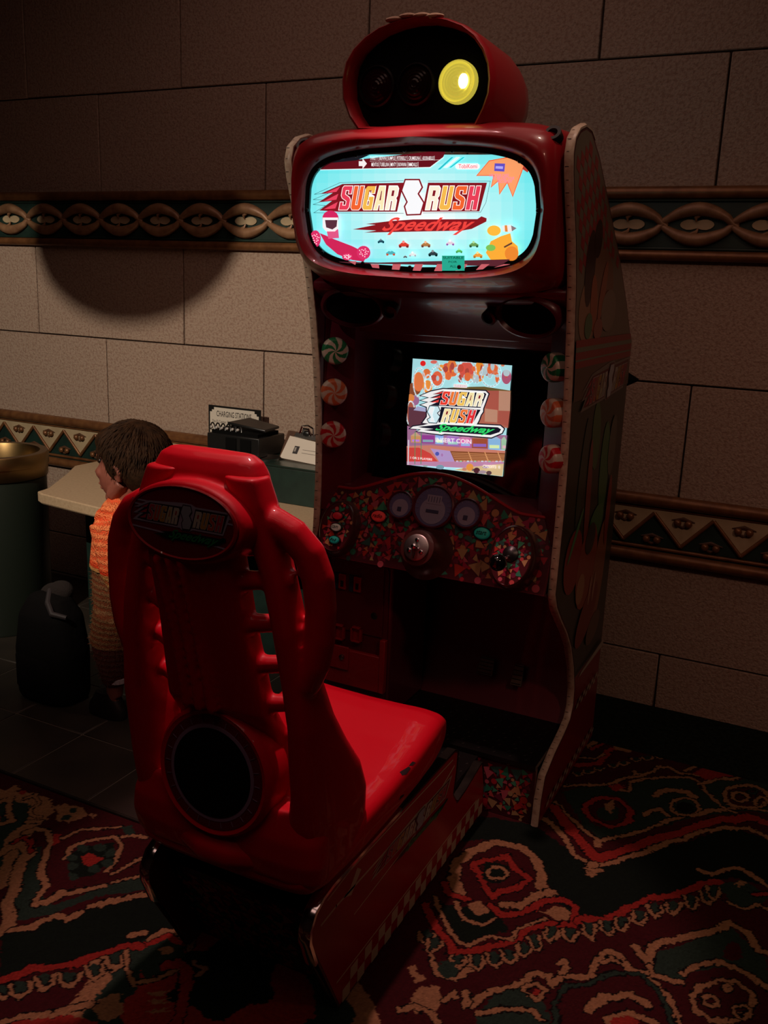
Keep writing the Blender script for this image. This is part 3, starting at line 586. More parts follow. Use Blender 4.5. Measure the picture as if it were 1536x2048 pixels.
# hood around the marquee
def se(a, b, n, cx, cz, y, N=64, ex=0):
    out = []
    for i in range(N):
        t = 2*math.pi*i/N; c, s = math.cos(t), math.sin(t)
        out.append((cx+a*math.copysign(abs(c)**(2/n), c), y(cx, s) if callable(y) else y, cz+b*math.copysign(abs(s)**(2/n), s)))
    return out
def barrel(a, b, n, y, kx=.10, kz=.15, low=0, N=96):
    out = []
    for i in range(N):
        t = 2*math.pi*i/N; c, s = math.cos(t), math.sin(t); x = math.copysign(abs(c)**(2/n), c); z = math.copysign(abs(s)**(2/n), s)
        zz = b*z*(1-kz*x*x); out.append((CX-.003+a*x*(1-kx*z*z), y+(low*z*z if z < 0 else 0), MZ+zz))
    return out
MZ = 1.787; MN = Vector((0, -.985, -.17)).normalized()
def tilt(ring, k=.14): return [(x, y+(MZ-z)*k, z) for x, y, z in ring]     # lower edge sits further back
hd = MB(); mq = [(.330,.151,7,2.264),(.338,.159,7,2.240),(.350,.170,7,2.222,.09,.13),(.362,.184,7,2.230,.06,.11,.02),(.372,.200,8,2.256,.03,.09,.06),(.376,.212,9,2.31,.01,.05,.08),(.377,.216,10,2.42,0,.03,.06),(.374,.214,10,2.60,0,.02,0)]
hd.loft([tilt(barrel(*q)) for q in mq], caps=False)
hood = hd.build('marquee_hood', DRED, cab, angle=80)
bz = MB(); bz.loft([tilt(barrel(*q)) for q in [(.334,.155,7,2.264),(.334,.155,7,2.253),(.322,.141,7,2.256),(.322,.141,7,2.265)]], caps=False)
bez = bz.build('marquee_bezel', BLACK, cab, angle=30)
MP = Vector((0, 2.264, MZ)); MNn = Vector((0, -1, -.14)).normalized()
def mfn(a, b, h): return onpl(600+a*.32552, 280+b*.32558, MP, MNn)+MNn*h
A = Art(mfn, .0004); A.sc = 1
for (x, z) in [(-.285,.108),(-.17,.134),(-.03,.143),(.10,.139),(.275,.112),(.325,0),(.280,-.113),(.12,-.137),(-.02,-.142),(-.16,-.135),(-.285,-.110),(-.328,.0)]:
    p = Vector((CX+x, 2.252-z*.14, MZ+z)); MB().lathe(p+MNn*.002, MNn, [(.0055, 0), (.0055, .002), (.004, .004), (.001, .0045)], 12).build('bolt', BLACK, bez)
ZX = lambda pts: [(p[0], p[1]) for p in pts]
# background: cyan sheet, backlight glow painted in as paler colour towards its middle
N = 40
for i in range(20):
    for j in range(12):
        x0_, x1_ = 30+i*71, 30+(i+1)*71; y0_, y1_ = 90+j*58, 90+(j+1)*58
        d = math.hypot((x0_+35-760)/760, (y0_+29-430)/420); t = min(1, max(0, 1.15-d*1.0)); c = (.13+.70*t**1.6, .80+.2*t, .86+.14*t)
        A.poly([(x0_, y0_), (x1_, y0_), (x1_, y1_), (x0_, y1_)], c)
A.up()
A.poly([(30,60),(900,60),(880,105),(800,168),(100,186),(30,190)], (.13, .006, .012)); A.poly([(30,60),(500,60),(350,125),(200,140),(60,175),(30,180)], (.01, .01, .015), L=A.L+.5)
A.up(); A.line([(95,184),(800,168),(882,106)], 4, (.9, .95, .95))
A.poly([(880,170),(960,105),(985,105),(905,170)], (.85, .97, .98)); A.poly([(845,182),(930,105),(945,105),(862,182)], (.03, .55, .62)); A.poly([(915,170),(1000,105),(1015,105),(930,170)], (.03, .60, .66))
A.poly([(362,130),(385,130),(385,112),(412,145),(385,178),(385,160),(362,160)], (.95, .9, .9))
for k, (t, a, b) in enumerate([('MENTUS', 440, 483), ('TUBELLINA', 493, 548), ('MINTY', 558, 592), ('SNOWANNA', 602, 655), ('EMMDALLS', 665, 722)]): A.text(t, a, 162, b, 138, (.92, .88, .88), .01); A.line([(b+5, 135), (b+5, 165)], 2, (.8, .7, .7))
for k, (t, a, b) in enumerate([('TARETT', 430, 480), ('BENNI', 490, 530), ('SUMPLE', 540, 585), ('PETERBELLY', 597, 656), ('CRUMBELINA', 668, 738), ('ADORABELLE', 752, 822)]): A.text(t, a, 122, b, 100, (.92, .88, .88), .01); A.line([(b+5, 98), (b+5, 125)], 2, (.8, .7, .7))
A.line([(430, 130), (860, 122)], 2, (.8, .7, .7))
pill = [(1030+x_, 162+y_) for x_, y_ in [(-62,-18),(62,-18),(74,-8),(74,8),(62,18),(-62,18),(-74,8),(-74,-8)]]
A.poly(pill, (1, .97, .97)); A.up(); A.text('TobiKomi', 975, 174, 1090, 148, (.75, .12, .16), .012)
st = [(1092,216),(1165,130),(1330,100),(1395,120),(1362,190),(1308,342),(1275,255),(1228,328),(1222,245),(1178,285),(1195,215)]
A.poly(offs(st, 5), (.75, .10, .02)); A.up(); A.poly(st, (.96, .36, .14)); A.poly([(1340,90),(1420,150),(1400,200),(1370,180)], (.45,.05,.03)); A.up(); A.poly([(1195,190),(1198,143),(1262,145),(1257,194)], (.12, .08, .55)); A.up(); A.poly([(1203,175),(1205,160),(1250,162),(1248,178)], (.45, .4, .9))
for t, a, b, y in (('USE YOUR CARD', 1165, 1285, 218), ('TO RECORD YOUR', 1185, 1318, 236), ('RECORDS!!!', 1215, 1305, 255)): A.text(t, a, y+8, b, y-10, (.75, .22, .45), .01, .2)
A.up(); A.L += 1
logo_wide(A, IDT); A.up()
# race karts along the foot of the sign
def kart(x, y, s, c, c2):
    A.poly([(x-30*s, y+4*s), (x-12*s, y-10*s), (x+8*s, y-12*s), (x+30*s, y+2*s), (x+26*s, y+12*s), (x-26*s, y+12*s)], c); A.up(.3)
    A.ell(x-20*s, y+12*s, 8*s, 7*s, c2, 10); A.ell(x+20*s, y+12*s, 8*s, 7*s, c2, 10); A.ell(x-2*s, y-14*s, 8*s, 8*s, tuple(min(1, v*1.6+.2) for v in c), 10)
for q in [(505,620,.7,(.02,.08,.12),(.0,.05,.08)),(645,640,1.1,(.70,.05,.03),(.2,.02,.02)),(780,640,1,(.45,.20,.06),(.15,.05,.03)),(930,630,.9,(.75,.65,.75),(.3,.1,.4)),(1075,640,1,(.15,.35,.10),(.02,.1,.05)),(565,690,1,(.08,.45,.50),(.6,.1,.05)),(700,700,.8,(.75,.85,.85),(.4,.45,.5)),(825,695,1,(.03,.05,.06),(.0,.02,.02)),(985,680,.7,(.10,.50,.12),(.05,.25,.06)),(1100,705,1,(.85,.35,.05),(.4,.2,.03)),(655,715,.4,(.1,.1,.1),(.05,.05,.05))]: kart(*q)
A.up()
# pink roadster, left
A.poly([(130,570),(170,585),(200,600),(330,650),(430,700),(400,745),(330,735),(240,700),(170,640)], (.62, .02, .10)); A.up(.4)
for x_, y_, a_, b_ in ((105,605,33,52),(400,690,42,42),(300,715,32,22)):
    A.ell(x_, y_, a_, b_, (.70, .03, .14), 18); 
    for k in range(14): A.ell(x_+a_*.75*math.cos(k*2.4)*(.35+.6*(k/14)), y_+b_*.75*math.sin(k*2.4)*(.35+.6*(k/14)), 4, 4, (.95, .7, .8), 6, L=A.L+.5)
A.up(.8); A.poly([(175,560),(245,545),(250,600),(185,605)], (.75, .10, .25)); A.ell(198, 480, 50, 48, (.66, .02, .12), 20, L=A.L+.5); A.poly([(150,475),(245,475),(247,540),(225,560),(170,560),(150,535)], (.92, .90, .92), L=A.L+1); A.poly([(165,490),(240,490),(236,530),(210,548),(172,535)], (.10, .03, .05), L=A.L+1.5)
# orange roadster, right
A.poly([(1150,690),(1180,620),(1240,590),(1300,570),(1310,620),(1345,650),(1350,690),(1300,735),(1180,735)], (.93, .42, .04)); A.up(.4); A.ell(1308, 695, 42, 45, (.82, .25, .03), 18); A.ell(1180, 660, 30, 20, (.2, .55, .1), 14); A.ell(1200, 555, 42, 32, (.95, .50, .05), 18)
A.poly([(1250,525),(1300,520),(1340,540),(1300,565),(1255,560)], (.85, .85, .82)); A.poly([(1265,522),(1280,521),(1285,562),(1268,562)], (.75,.25,.05), L=A.L+.4); A.poly([(1305,522),(1340,540),(1310,560)], (.25,.2,.22), L=A.L+.4); A.line([(1265,655),(1308,632)], 10, (.12, .05, .03))
A.up(); A.poly([(230,745),(560,752),(900,760),(1300,730),(1300,820),(230,820)], (.10, .02, .03)); A.up(.4)
for k in range(16):
    if k % 2: A.poly([(240+k*68, 742+18*(k > 1)), (290+k*68, 742+18*(k > 1)), (275+k*68, 815), (225+k*68, 815)], (.55, .12, .14))
A.up(.4); A.poly([(882,708),(1020,708),(1020,800),(882,800)], (.02, .40, .28)); A.up(.4)
A.text('SUITABLE', 888, 728, 1014, 713, (.005, .10, .06), .02); A.text('FOR', 922, 752, 975, 740, (.005, .10, .06), .02); A.text('ALL', 930, 780, 970, 765, (.005, .10, .06), .02)
# the printed sheet is trimmed to the window's outline
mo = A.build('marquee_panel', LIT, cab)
bm = bmesh.new(); bm.from_mesh(mo.data); kill = []
def inside_win(x, z):
    x -= CX-.003; z -= MZ; A_, B_ = .330, .150
    u = abs(x)/(A_*(1-.10*min(1, z*z/(B_*B_)))); w_ = abs(z)/(B_*(1-.15*min(1, x*x/(A_*A_)))); return (u**7+w_**7)**(1/7)
for f_ in bm.faces:
    c = f_.calc_center_median()
    if inside_win(c.x, c.z) > 1.04: kill.append(f_)
bmesh.ops.delete(bm, geom=kill, context='FACES')
for v in bm.verts:                                     # pull the overhanging corners in under the bezel
    k = inside_win(v.co.x, v.co.z)
    if k > 1:
        k = 1/k; dz = v.co.z-MZ; v.co.x = CX+(v.co.x-CX)*k; v.co.z = MZ+dz*k; v.co.y += (dz-dz*k)*.14
bm.to_mesh(mo.data); bm.free()
for x, z, y in ((CX+.345, 1.962, 2.262), (CX-.345, 1.955, 2.262)): MB().lathe((x, y-.006, z), (0, -.8, .5), [(.022, -.02), (.020, .004), (.012, .004), (.010, -.012), (.001, -.012)], 20, caps=False).build('screw_recess', BLACK, hood)
# signal head with three lamps
YH = 2.245
hp = [(683,160),(690,125),(705,98),(728,74),(757,54),(792,40),(828,32),(864,30),(898,36),(930,48),(956,68),(975,95),(986,125),(989,158),(986,190),(975,222),(955,262),(900,263),(840,263),(775,263),(715,262),(697,235),(684,198)]
HP = [atY(a, b, YH) for a, b in hp]; hc = sum(HP, Vector())/len(HP)
def hr(k, y, dz=0): return [Vector((hc.x+(p.x-hc.x)*k, y, hc.z+(p.z-hc.z)*k+dz)) for p in HP]
sh = MB().loft([hr(.90, YH+.05), hr(.915, YH+.004), hr(.955, YH-.008), hr(.99, YH), hr(1.0, YH+.02), hr(1.01, YH+.12), hr(1.0, YH+.24), hr(.93, YH+.31), hr(.80, YH+.34)], caps=False)
sh.add(hr(.80, YH+.34), [tuple(range(len(HP)))])
head = sh.build('signal_head', DRED, cab, angle=60)
MB().prism(hr(.905, YH+.045), (0, .01, 0)).build('signal_face', MATTE, head)
MB().loft([[Vector((CX+a*math.cos(t*math.pi/16)*1.0, 2.48+.13*math.sin(t*math.pi/16), z)) for t in range(32)] for a, z in ((.26, 1.975), (.20, 1.995), (.18, 2.01))]).build('signal_neck', DRED, head, angle=80)
wn = MB(); 
for (a, b, dz) in ((788, 34, 0), (815, 27, 0), (842, 26, 0), (868, 27, 0)): 
    p = atY(a, b+3, YH); wn.ball((p.x, YH+.004, p.z-.002), (.026, .016, .007), 0, 10, 6)
wn.build('worn_paint_patch', mat('bare_fibreglass', (.42, .28, .2), .8, bump=(60, .5, .004)), head)
YEL = mat('lit_yellow_lens', (.6, .5, .05), .2, emit=(.50, .43, .05), es=.9)
LCOL = [mat('dark_red_lens', (.014, .001, .004), .15, spec=.3), mat('dark_amber_lens', (.010, .004, .002), .15, spec=.3), YEL]
for (a, b), m_, lb in zip(((752,172),(830,168),(914,163)), LCOL, ('unlit red lens', 'unlit amber lens', 'glowing yellow lens')):
    p = atY(a, b, YH+.03); n = Vector((0, -1, 0))
    rim = MB().lathe((p.x, YH+.05, p.z), n, [(.051, -.01), (.051, .018), (.047, .022), (.045, .014)], 36, caps=False).build('lamp_rim', BLACK if m_ != YEL else YEL, head)
    lz = MB()
    pr = [(.0455-.0041*i, .014+.012*math.sin((i/11)*1.5)+(.0016 if i % 2 else 0)) for i in range(11)]+[(.0005, .026)]
    lz.lathe((p.x, YH+.05, p.z), n, pr, 36, caps=False)
    q = lz.build('lamp_lens', m_, rim, angle=20); q['label'] = lb
    if m_ == YEL:
        MB().ball((p.x+.019, YH+.024, p.z-.001), (.013, .006, .018)).build('bulb', mat('bulb_glow', (1, .9, .5), .3, emit=(1, .92, .55), es=3), rim)
# console under the marquee, with speakers
pr = [(2.375,1.60),(2.378,1.580),(2.40,1.562),(2.44,1.55),(2.49,1.52),(2.535,1.470),(2.55,1.452),(2.575,1.462),(2.60,1.43),(2.66,1.43),(2.66,1.50),(2.42,1.62)]
MB().prism([(CX-.38, y, z) for y, z in pr], (.76, 0, 0)).build('speaker_console', DRED2, cab, angle=70, bevel=.006)
for s in (-1, 1):
    c = Vector((CX+s*.268, 2.425, 1.535)); n = Vector((-s*.16, -.84, -.5))
    pod = MB().lathe(c, n, [(1, -.10), (1, .0), (.97, .018), (.88, .022), (.82, .010)], 40, rx=.100, ry=.066, caps=False).build('speaker_pod', DRED2, cab, angle=60)
    MB().lathe(c, n, [(.84, .006), (.80, .009), (.4, .004), (.05, .0)], 40, rx=.100, ry=.066).build('speaker_grille', MATTE, pod)
    MB().lathe(c+Vector((-s*.115, .01, -.01)), n, [(.022, -.05), (.022, .012), (.015, .014), (.013, .0), (.001, 0)], 20, caps=False).build('tweeter', BLACK, pod)
# inner walls: slanted strips that carry the candies
for s in (-1, 1):
    q = MB()
    q.prism([(CX+s*.378, 2.452, .90), (CX+s*.378, 2.47, .90), (CX+s*.318, 2.525, .90), (CX+s*.318, 2.66, .90), (CX+s*.308, 2.66, .90), (CX+s*.308, 2.515, .90)], (0, 0, .68))
    q.build('inner_wall', DRED2, cab, angle=40)
COLS = {'g': (.015, .16, .06), 'o': (.55, .13, .05), 'r': (.45, .012, .02)}
def candy(c, n, r, col, lab, parent):
    n = Vector(n).normalized(); u = Vector((0, 0, 1)).cross(n).normalized(); v = n.cross(u); c = Vector(c)
    prof = [(r*.96, 0), (r, .008), (r, .024), (r*.97, .031), (r*.90, .036)]+[(r*(.82-.08*i), .038+.0004*i) for i in range(11)]
    na = 96; V = []; F = []; CC = []
    for rr, h in prof:
        for i in range(na):
            a = 2*math.pi*i/na; V.append(c+n*h+u*rr*math.cos(a)+v*rr*math.sin(a))
    V.append(c+n*.0425)
    for k in range(len(prof)-1):
        for i in range(na):
            F.append((k*na+i, k*na+(i+1) % na, (k+1)*na+(i+1) % na, (k+1)*na+i)); rr = prof[k][0]
            a = i/na*12+(1-rr/r)*1.8; w_ = int(a) % 2; CC.append(col if w_ else (.52, .44, .36))
    k = len(prof)-1
    for i in range(na): F.append((k*na+i, k*na+(i+1) % na, len(V)-1)); CC.append(CC[-na] if False else (.52, .44, .36))
    me = bpy.data.meshes.new('candy_disc'); me.from_pydata([tuple(x) for x in V], [], F); ca = me.color_attributes.new('Col', 'FLOAT_COLOR', 'CORNER'); d = []
    for p_, c_ in zip(me.polygons, CC): d += [*c_, 1]*p_.loop_total
    ca.data.foreach_set('color', d); me.materials.append(ART); me.polygons.foreach_set('use_smooth', [True]*len(F))
    o = bpy.data.objects.new('candy_disc', me); COL.objects.link(o); put(o, parent); o['label'] = lab
for (pxy, col, lb) in (((670,702),'g','green and white swirl candy'),((677,783),'o','orange and white swirl candy'),((679,866),'r','red and white swirl candy')):
    p = atX(*pxy, CX-.335); p.y = 2.44; nrm = Vector((.55, -.83, 0)).normalized(); candy(p-nrm*.022, nrm, .0405, COLS[col], lb, cab)
for (pxy, col, lb) in (((1106,735),'g','green and white swirl candy'),((1104,826),'o','orange and white swirl candy'),((1101,918),'r','red and white swirl candy')):
    p = atY(*pxy, 2.455); nrm = Vector((-.62, -.79, 0)).normalized(); candy(p-nrm*.022, nrm, .0405, COLS[col], lb, cab)
# monitor
SP = Vector((CX, 2.615, 1.19)); SN = Vector((0, -1, .13)).normalized(); ST = Vector((0, .13, 1)).normalized()
def sc(x, z, h=0): return Vector((CX+x, SP.y, SP.z))+ST*z+SN*h
MB().prism([sc(-.275,-.30,-.004), sc(.275,-.30,-.004), sc(.275,.26,-.004), sc(-.275,.26,-.004)], -SN*.02).build('monitor_bezel', GLASSY, cab)
def sfn(a, b, h): return onpl(790+a*.16276, 700+b*.16275, SP, SN)+SN*h
A = Art(sfn, .0004); A.sc = 1
def scrclip(x, y): # screen corners in crop pixels
    return x, y
A.poly([(162,100),(1440,180),(1362,1560),(145,1418)], (.42, .80, .85)); A.up()
for i, (x_, y_, a_, b_, c_) in enumerate([(235,480,85,80,(.25,.07,.03)),(200,760,60,160,(.40,.10,.06)),(250,620,50,60,(.35,.15,.3)),(290,390,65,120,(.80,.20,.06)),(390,290,50,60,(.75,.18,.05)),(400,450,60,80,(.85,.30,.05)),(520,350,65,90,(.80,.14,.06)),(640,230,60,70,(.75,.10,.05)),(700,220,60,110,(.80,.22,.05)),(880,250,90,110,(.70,.10,.07)),(1040,260,60,130,(.85,.28,.03)),(1150,230,75,90,(.55,.08,.05)),(1370,330,60,90,(.45,.10,.18)),(345,165,34,34,(.80,.02,.02)),(480,148,44,22,(.75,.15,.12)),(640,320,30,45,(.85,.25,.05)),(190,590,50,50,(.75,.25,.06))]): A.ell(x_, y_, a_, b_, c_, 20, L=A.L+i*.05)
rnd_ = random.Random(17)
for k in range(46):
    x_ = rnd_.uniform(470, 1400); y_ = rnd_.uniform(190, 360)-abs(x_-900)*.02; A.ell(x_, y_, rnd_.uniform(12, 42), rnd_.uniform(18, 60), rnd_.choice([(.80,.16,.05),(.60,.08,.05),(.85,.34,.06),(.45,.07,.05),(.50,.62,.66),(.70,.22,.12)]), 14, L=A.L+1+k*.03)
A.up(3)
for (x_, y_, a_, b_) in ((300,400,72,180),(880,260,120,150),(1180,300,120,150),(410,400,40,95),(520,330,85,130),(195,780,52,150)):
    A.line([(x_+a_*math.cos(t*math.pi/10), min(y_+b_*math.sin(t*math.pi/10), 2000)) if y_+b_*math.sin(t*math.pi/10) > 145 else (x_+a_*math.cos(t*math.pi/10), 148) for t in range(21)], 16, (.55, .60, .62))
A.up(); A.poly([(600,470),(800,455),(1100,450),(1425,500),(1418,560),(620,560)], (.15,.10,.03)); A.poly([(600,500),(1422,500),(1405,960),(600,900)], (.45, .14, .09)); A.up(.5)
for q in ([(1280,500),(1422,510),(1415,750),(1275,745)], [(1110,720),(1262,735),(1258,890),(1105,880)], [(1275,745),(1415,750),(1408,940),(1262,900)], [(1120,500),(1280,500),(1275,740),(1115,720)]): A.poly(q, (.52, .27, .18) if q[0][0] in (1280, 1110) else (.42, .10, .07))
A.poly([(170,700),(400,720),(420,950),(170,1000)], (.12, .04, .06)); A.poly([(230,740),(280,690),(380,710),(385,760)], (.40,.42,.65), L=A.L+.3); A.up()
A.poly([(155,930),(300,1000),(560,1000),(1395,1050),(1375,1230),(155,1200)], (.35, .16, .30)); A.up(.5)
for x_, y_, w_, h_, c_ in ((330,1040,160,110,(.30,.05,.30)),(500,1030,100,130,(.25,.4,.75)),(640,1060,150,120,(.35,.15,.5)),(800,1080,140,120,(.55,.12,.35)),(950,1080,190,130,(.35,.08,.04)),(1150,1090,150,140,(.25,.5,.8)),(1310,1100,70,130,(.35,.6,.4)),(200,1050,120,90,(.6,.3,.12))): A.poly([(x_, y_), (x_+w_, y_+5), (x_+w_, y_+h_), (x_, y_+h_-5)], c_); A.poly([(x_-5, y_+5), (x_+w_/2, y_-40), (x_+w_+5, y_+10)], tuple(v*.7+.15 for v in c_), L=A.L+.4); A.poly([(x_+15, y_+h_*.55), (x_+w_-15, y_+h_*.57), (x_+w_-15, y_+h_*.85), (x_+15, y_+h_*.83)], (c_[1]+.2, c_[2]+.1, c_[0]+.2), L=A.L+.5)
A.up(1); A.poly([(150,1180),(440,1170),(1382,1240),(1372,1420),(1366,1480),(150,1360)], (.60, .22, .16)); A.up(.5)
A.poly([(440,1210),(680,1240),(740,1380),(560,1390)], (.45, .32, .62)); A.poly([(152,1200),(300,1200),(440,1270),(540,1380),(150,1370)], (.62, .06, .05)); A.poly([(680,1240),(1378,1270),(1370,1370),(740,1370)], (.25, .08, .03))
for k in range(5): A.poly([(700+k*10, 1262+k*22), (1376, 1290+k*18), (1376, 1298+k*18), (703+k*10, 1270+k*22)], (.62, .28, .12), L=A.L+.4)
for x_ in (900, 1100, 1260): A.poly([(x_, 1250), (x_+12, 1250), (x_+60, 1370), (x_+44, 1370)], (.70, .33, .14), L=A.L+.5)
A.up(); A.poly([(150,1370),(760,1370),(1370,1375),(1364,1480),(150,1420)], (.52, .25, .42)); A.poly([(730,1470),(900,1440),(1366,1400),(1362,1556),(900,1500)], (.68, .52, .28), L=A.L+.3)
for i in range(14): A.ell(770+i*44, 1368, 18, 9, [(.6,.5,.7),(.3,.6,.4),(.7,.3,.3),(.6,.7,.8)][i % 4], 8, L=A.L+.6)
for x_, y_, a_, b_, c_ in ((925,1440,45,45,(.80,.32,.06)),(860,1465,30,18,(.6,.25,.15)),(960,1470,16,16,(.1,.1,.1)),(1010,1480,40,36,(.08,.02,.03)),(1160,1510,34,26,(.1,.05,.06)),(1080,1500,50,22,(.4,.3,.35)),(1120,1440,40,12,(.2,.1,.3)),(560,1440,50,30,(.2,.35,.45)),(380,1425,30,12,(.3,.4,.4)),(525,1275,25,25,(.08,.1,.45)),(585,1290,15,20,(.4,.2,.45)),(250,1120,10,16,(.5,.3,.1))): A.ell(x_, y_, a_, b_, c_, 14, L=A.L+.8)
for x_ in (255, 330): A.line([(x_, 1000), (x_-5, 1400)], 8, (.05, .28, .12), L=A.L+.9)
A.line([(172,1110),(168,1405)], 14, (.6,.65,.7), L=A.L+.9)
A.up(2)
K = (.008, .008, .02); WH = (.92, .95, .95)
o1 = [(600,480),(1120,505),(1155,540),(1120,640),(1090,720),(1088,760),(1060,800),(1040,860),(1010,915),(1300,930),(1345,970),(1320,1020),(1190,1075),(620,1030),(580,1040),(280,1000),(330,975),(195,965),(230,940),(350,925),(420,905),(345,895),(400,820),(400,700),(325,675),(420,640),(325,620),(430,585),(325,560),(450,510)]
A.poly(offs(o1, 14), K); A.up(); A.poly(o1, WH); A.up()
A.poly([(590,505),(1115,528),(1130,545),(1060,712),(440,680),(530,640),(425,640),(540,590),(430,590),(560,545),(470,545)], K); A.poly([(575,700),(1060,735),(960,905),(540,890)], K); A.poly([(290,945),(560,915),(1270,950),(1310,975),(1290,1010),(1180,1045),(560,1005),(360,985),(480,970),(340,955)], K); A.up()
for z_ in ([(600,510),(490,540),(580,535)], [(570,560),(470,590),(560,590)], [(550,610),(450,645),(540,645)]): A.poly(z_, (.80, .06, .05))
def T2(x, y): return (x, y+(x-560)*.045)
word(A, T2, 'SUGAR', 560, 672, 88, 165, 44, [(.85,.05,.03),(.88,.20,.04),(.92,.60,.12),(.95,.85,.45),(.95,.88,.62)], 103, 5, WH)
word(A, T2, 'RUSH', 572, 885, 82, 165, 50, [(.95,.82,.45),(.92,.60,.12),(.88,.20,.04),(.80,.03,.04)], 102, 5, WH); A.up(3)
bp_ = [(440,690),(540,695),(560,745),(525,775),(560,820),(520,895),(430,890),(410,855),(450,830),(410,760)]; A.poly(offs(bp_, 9), K); A.up(); A.poly(bp_, (.62, .88, .95)); A.up(.5); A.poly([(450,700),(500,700),(470,800),(500,890),(440,880),(460,820),(425,755)], (.92, .98, 1)); A.up()
ptext(A, lambda x, y: (x, y+(x-560)*.06), 'Speedway', 505, 1015, 1240, 905, (.03, .75, .16), .025, .75)
A.poly([(735,418),(890,425),(903,440),(895,468),(740,462),(726,448)], (.92, .85, .86)); A.up(); A.text('TobiKomi', 748, 458, 882, 432, (.55, .35, .40), .01)
ptext(A, lambda x, y: (x, y+(x-510)*.055), 'INSERT COIN', 510, 1130, 950, 1075, (.95, .93, .95), .02)
ptext(A, lambda x, y: (x, y+(x-200)*.09), '1 OR 2 PLAYERS', 203, 1335, 468, 1308, (.95, .92, .92), .02)
ptext(A, lambda x, y: (x, y+(x-1090)*.06), 'CREDITS  0', 1090, 1445, 1300, 1408, (.95, .92, .92), .02)
o = A.build('screen', SCR, cab)
# keep the picture inside the panel's own rectangle
ca_ = [onpl(790+a*.16276, 700+b*.16275, SP, SN) for a, b in ((162,100),(1440,180),(1362,1560),(145,1418))]
xl = (ca_[0].x+ca_[3].x)/2; xr = (ca_[1].x+ca_[2].x)/2; zt_ = (ca_[0].z+ca_[1].z)/2; zb_ = (ca_[2].z+ca_[3].z)/2
for v in o.data.vertices:
    z = min(max(v.co.z, zb_), zt_); v.co.y += (z-v.co.z)*.13; v.co.z = z; v.co.x = min(max(v.co.x, xl), xr)
# control panel
p0 = Vector((CX, 2.405, .765)); CT = Vector((0, .115, .275)).normalized(); CN = Vector((0, -CT.z, CT.y))
def arc(x): return .222+.085*max(0, math.cos(min(1, abs(x+.01)/.28)*math.pi/2))**1.3+.0*x
def cpt(x, t, h=0): return Vector((CX+x, p0.y, p0.z))+CT*t+CN*h
xs_ = [-.378+.756*i/40 for i in range(41)]
outl = [(-.378, 0), (.378, 0)]+[(x, arc(x)) for x in xs_[::-1]]
MB().prism([cpt(x, t) for x, t in outl], -CN*.03).build('control_panel', DRED2, cab, bevel=.004)
MB().prism([(CX-.378, y, z) for y, z in ((2.42,.765),(2.50,.98),(2.62,1.0),(2.66,.90),(2.60,.765))], (.756, 0, 0)).build('control_panel_body', DRED2, cab)
A = Art(lambda a, b, h: cpt(a, b, .0006+h), .0002); A.sc = .001
A.poly(offs(outl, -.003), (.05, .008, .012))
incp = lambda x, t: abs(x) < .372 and .004 < t < arc(x)-.006
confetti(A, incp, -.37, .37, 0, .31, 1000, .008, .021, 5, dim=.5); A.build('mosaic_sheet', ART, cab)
MB().tube([cpt(x, arc(x), .0) for x in xs_], .005, 8).build('panel_lip', DRED, cab)
GB = [mat('gauge_rim', (.012, .006, .012), .35), mat('gauge_blue', (.07, .065, .16), .5), mat('gauge_pale', (.20, .18, .26), .5), mat('gauge_line', (.02, .02, .06), .5)]
gc_ = MB()
for (a, b, r_) in ((802,1010,.044),(934,1027,.046),(867,1014,.068)):
    c = onpl(a, b, cpt(0, 0, .012), CN); gc_.lathe(c, CN, [(r_, -.014), (r_, .006), (r_*.93, .010), (r_*.88, .004), (r_*.86, .001)], 36, 0, up=CT, caps=False)
gx = gc_.build('gauge_cluster', DRED2, cab)
for (a, b, r_) in ((802,1010,.044),(934,1027,.046),(867,1014,.068)):
    c = onpl(a, b, cpt(0, 0, .012), CN); g = MB(); g.lathe(c, CN, [(r_*.90, .000), (r_*.90, .002)], 32, 1); g.lathe(c-CT*r_*.18, CN, [(r_*.60, .002), (r_*.60, .003)], 28, 2)
    u = Vector((1, 0, 0))
    for k in range(15):
        t = math.pi*(1.15-.0929*k*1.0); d = u*math.cos(t)+CT*math.sin(t); g.tube([c+d*r_*.72+CN*.0035, c+d*r_*.84+CN*.0035], .0006, 4, 2)
    if r_ > .06:
        g.add([c+u*x*r_+CT*y*r_+CN*.0042 for x, y in ((-.35,.12),(.35,.12),(.35,.52),(-.35,.52))], [(0, 1, 2, 3)], 2); g.add([c+u*x*r_+CT*y*r_+CN*.0045 for x, y in ((-.3,-.28),(.3,-.28),(.3,-.14),(-.3,-.14))], [(0, 1, 2, 3)], 3)
        for k in range(5): g.tube([c+u*(-.26+.13*k)*r_+CT*.2*r_+CN*.0046, c+u*(-.26+.13*k)*r_+CT*.45*r_+CN*.0046], .001, 4, 3)
    else: g.add([c+u*x*r_+CT*y*r_+CN*.0045 for x, y in ((-.18,-.45),(.12,-.45),(.12,-.15),(-.18,-.15))], [(0, 1, 2, 3)], 3)
    g.build('gauge_dial', GB, gx)
def disc(c, n, prof, seg=32, **k): return MB().lathe(c, n, prof, seg, up=CT, **k)
hb = onpl(833, 1095, cpt(0, 0, .085), CN); DKR = mat('brown_plastic', (.045, .012, .010), .3, coat=.3)
hub = disc(hb-CN*.085, CN, [(.085, 0), (.075, .01), (.058, .03), (.056, .07), (.052, .080), (.040, .083)], 40).build('steering_hub', DKR, cab, angle=50)
disc(hb-CN*.003, CN, [(.039, 0), (.039, .007), (.035, .009), (.001, .009)], 36).build('hub_plate', STEEL, hub)
hbits = MB()
